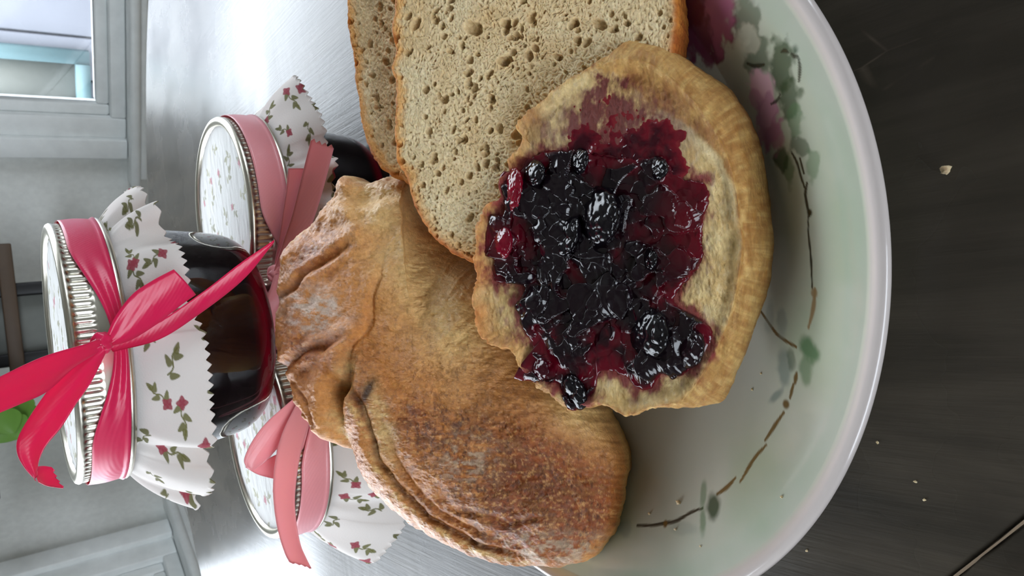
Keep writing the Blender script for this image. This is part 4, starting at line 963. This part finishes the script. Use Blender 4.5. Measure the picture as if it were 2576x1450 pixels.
    return jar, k

def wrap(jar, c, z0, k, kang, mat, zs=1.0, zu=54.0, zl=44.9, label=None, hw=.75, name='ribbon'):
    """ribbon wound round the band, drawn together at the knot"""
    n = 360; ph = np.linspace(0, 2 * PI, n, endpoint=False); d = np.abs((ph - kang + PI) % (2 * PI) - PI)
    g = sstep(0.02, hw, d); up = 47.6 + (zu - 47.6) * g; lo_ = 44.2 + (zl - 44.2) * g; m_ = 12; V = []
    uu = np.linspace(0, 1, m_)[:, None]; Z = lo_ + (up - lo_) * uu; R_ = 36.25 + .35 * np.sin(PI * uu) + (1 - g) * (.9 + .5 * np.sin(uu * 9)); R_ = np.maximum(R_, np.where(Z < 45.3, 36.9, 0))
    mk = lambda r: np.stack([c[0] + k * r * np.cos(ph), c[1] + k * r * np.sin(ph), z0 + Z * zs], -1).reshape(-1, 3)
    top = mk(R_); bot = mk(R_ - .16); q = grid_faces(m_, n); N0 = len(top); j = np.arange(n); e = (m_ - 1) * n
    s1 = np.stack([j, (j + 1) % n, N0 + (j + 1) % n, N0 + j], -1)
    return mesh(name, np.vstack([top, bot]), [q, q[:, ::-1] + N0, s1[:, ::-1], s1 + e], mat, parent=jar, label=label)
def knot(parent, px_, py_, y, rx, ry, mat, seed=1):
    cc = at_y(px_, py_, y); nv, nu = 26, 34; T, Ph = np.meshgrid(np.linspace(.05, PI - .05, nv), np.linspace(0, 2 * PI, nu, endpoint=False), indexing='ij')
    D = np.stack([np.sin(T) * np.cos(Ph), np.sin(T) * np.sin(Ph), np.cos(T)], -1).reshape(-1, 3); fold = 1 + .10 * np.sin(Ph.ravel() * 5 + T.ravel() * 3) + .08 * fbm(D * 2 + seed, 2, seed)
    V = cc + D * fold[:, None] * [rx, min(rx, ry) * .8, ry]; q = grid_faces(nv, nu); n = len(V); V = np.vstack([V, cc + [0, 0, ry], cc - [0, 0, ry]]); j = np.arange(nu)
    return mesh('knot', V, [q[:, ::-1], np.stack([np.full(nu, n), j, (j + 1) % nu], -1), np.stack([np.full(nu, n + 1), (nv - 1) * nu + (j + 1) % nu, (nv - 1) * nu + j], -1)], mat, parent=parent)
def tail(parent, A, B, y0, y1, mat, name='ribbon_tail', **kw):
    return mesh(name, *strip(pts3(A, y0, y1), pts3(B, y0, y1), **kw), mat, parent=parent)

J2, J3, J1 = (37.8, 268.9), (-41.1, 258.5), (-3.7, 243.7)
def kang_of(c, px_, py_, y):
    p = at_y(px_, py_, y); return math.atan2(p[1] - c[1], p[0] - c[0]) % (2 * PI)
D_ = lambda *a: [(RD(p) % (2 * PI), r, z) for p, r, z in a]
# right lower jar
jar2, k2 = build_jar(J2, 0, 1.0, 1.0, 'right lower jam jar with pale pink bow, against the bread slices', 2, D_((0, 50, 28), (35, 48, 26), (90, 44, 24), (150, 43, 24), (190, 42, 24), (235, 41, 27), (270, 41, 29), (310, 44, 29), (335, 50, 31)), 0, .8, .15)
ka = kang_of(J2, 692, 690, 236)
r2 = wrap(jar2, J2, 0, k2, ka, M['pale'], hw=.6)
knot(r2, 694, 690, 231.5, 3.2, 2.6, M['pale'])
tail(r2, [(690, 668), (702, 600), (714, 520), (722, 462), (725, 424)], [(722, 650), (746, 570), (760, 510), (768, 450), (772, 424)], 231, 226, M['pale'], bulge=.5)
tail(r2, [(686, 690), (712, 610), (735, 540), (760, 440), (782, 352)], [(736, 690), (772, 600), (800, 520), (820, 450), (840, 372)], 230, 222, M['pale'], bulge=.6, end_jag=.8)
tail(r2, [(690, 690), (672, 742), (650, 776), (643, 806), (654, 858)], [(740, 690), (732, 745), (722, 790), (716, 830), (706, 872)], 230, 228.5, M['pale'], name='ribbon_loop', bulge=1.8, wav=.8)
# left lower jar
jar3, k3 = build_jar(J3, 0, 1.0, 1.0, 'left lower jam jar with pale pink bow trailing a long ribbon tail', 5, D_((0, 42, 22), (60, 43, 22), (120, 44, 22), (165, 47, 27), (190, 53, 27), (212, 46, 18), (240, 45, 15), (270, 43, 16), (320, 42, 20)), 0, .8, .15)
ka = kang_of(J3, 757, 985, 226)
r3 = wrap(jar3, J3, 0, k3, ka, M['pale'], hw=.7)
knot(r3, 760, 995, 220.5, 3.2, 2.6, M['pale'], 2)
tail(r3, [(742, 1008), (705, 1090), (690, 1190), (686, 1240)], [(790, 1020), (770, 1110), (735, 1170), (710, 1205)], 222.5, 224, M['pale'], name='ribbon_loop', bulge=.5)
tail(r3, [(735, 1006), (672, 1062), (636, 1108), (615, 1152), (617, 1172), (624, 1180)], [(772, 1030), (724, 1098), (697, 1130), (672, 1158), (655, 1172), (640, 1181)], 219.5, 222, M['pale'], name='ribbon_loop', bulge=.7)
tail(r3, [(617, 1176), (650, 1195), (700, 1208)], [(652, 1172), (680, 1152), (705, 1140)], 222, 224, M['pale'], name='ribbon_loop', bulge=.3)
tail(r3, [(750, 1008), (712, 1085), (694, 1150), (687, 1220), (690, 1280), (700, 1340), (716, 1392), (728, 1416)], [(796, 1020), (768, 1098), (751, 1170), (742, 1250), (745, 1310), (756, 1370), (770, 1404), (784, 1432)], 218, 209, M['pale'], bulge=.5, end_jag=.3)
# upper jar, standing across the two lids
jar1, k1 = build_jar(J1, H + .6, 1.055, .965, 'upper jam jar with hot pink bow, stacked on the two lower jars', 9, D_((0, 43, 31), (14, 45, 32), (-22, 41, 31), (-45, 40, 29), (-90, 39.5, 26.5), (-125, 41, 26), (-150, 44, 25), (180, 48, 24), (168, 49, 26), (90, 44, 24)), 0, .8, .15)
ka = kang_of(J1, 258, 860, 206)
r1 = wrap(jar1, J1, H + .6, k1, ka, M['hot'], zs=.965, hw=.8)
knot(r1, 258, 862, 201.5, 2.7, 2.4, M['hot'], 3)
tail(r1, [(262, 858), (288, 800), (332, 742), (384, 706), (437, 678)], [(278, 872), (332, 855), (400, 812), (456, 768), (493, 742)], 200.5, 193, M['hot'], bulge=.9, wav=.4)
tail(r1, [(268, 868), (390, 815), (510, 735), (602, 664), (690, 604)], [(284, 886), (400, 855), (500, 792), (612, 704), (688, 613)], 201.5, 189, M['hot'], bulge=.4)
tail(r1, [(262, 850), (205, 868), (110, 897), (10, 943), (-70, 985)], [(262, 880), (190, 925), (120, 985), (50, 1018), (-70, 1068)], 201, 186, M['hot'], bulge=.8, wav=.3)
tail(r1, [(252, 868), (175, 905), (125, 975), (80, 1040), (46, 1100), (43, 1140), (62, 1178), (92, 1212)], [(268, 885), (230, 962), (190, 1020), (155, 1075), (118, 1120), (102, 1150), (95, 1178), (96, 1200)], 200, 190, M['hot'], bulge=.8, wav=.3)
tail(r1, [(95, 1174), (110, 1173), (130, 1176)], [(97, 1214), (120, 1224), (160, 1230)], 190.5, 193, M['hot'], bulge=.5, end_jag=.5)
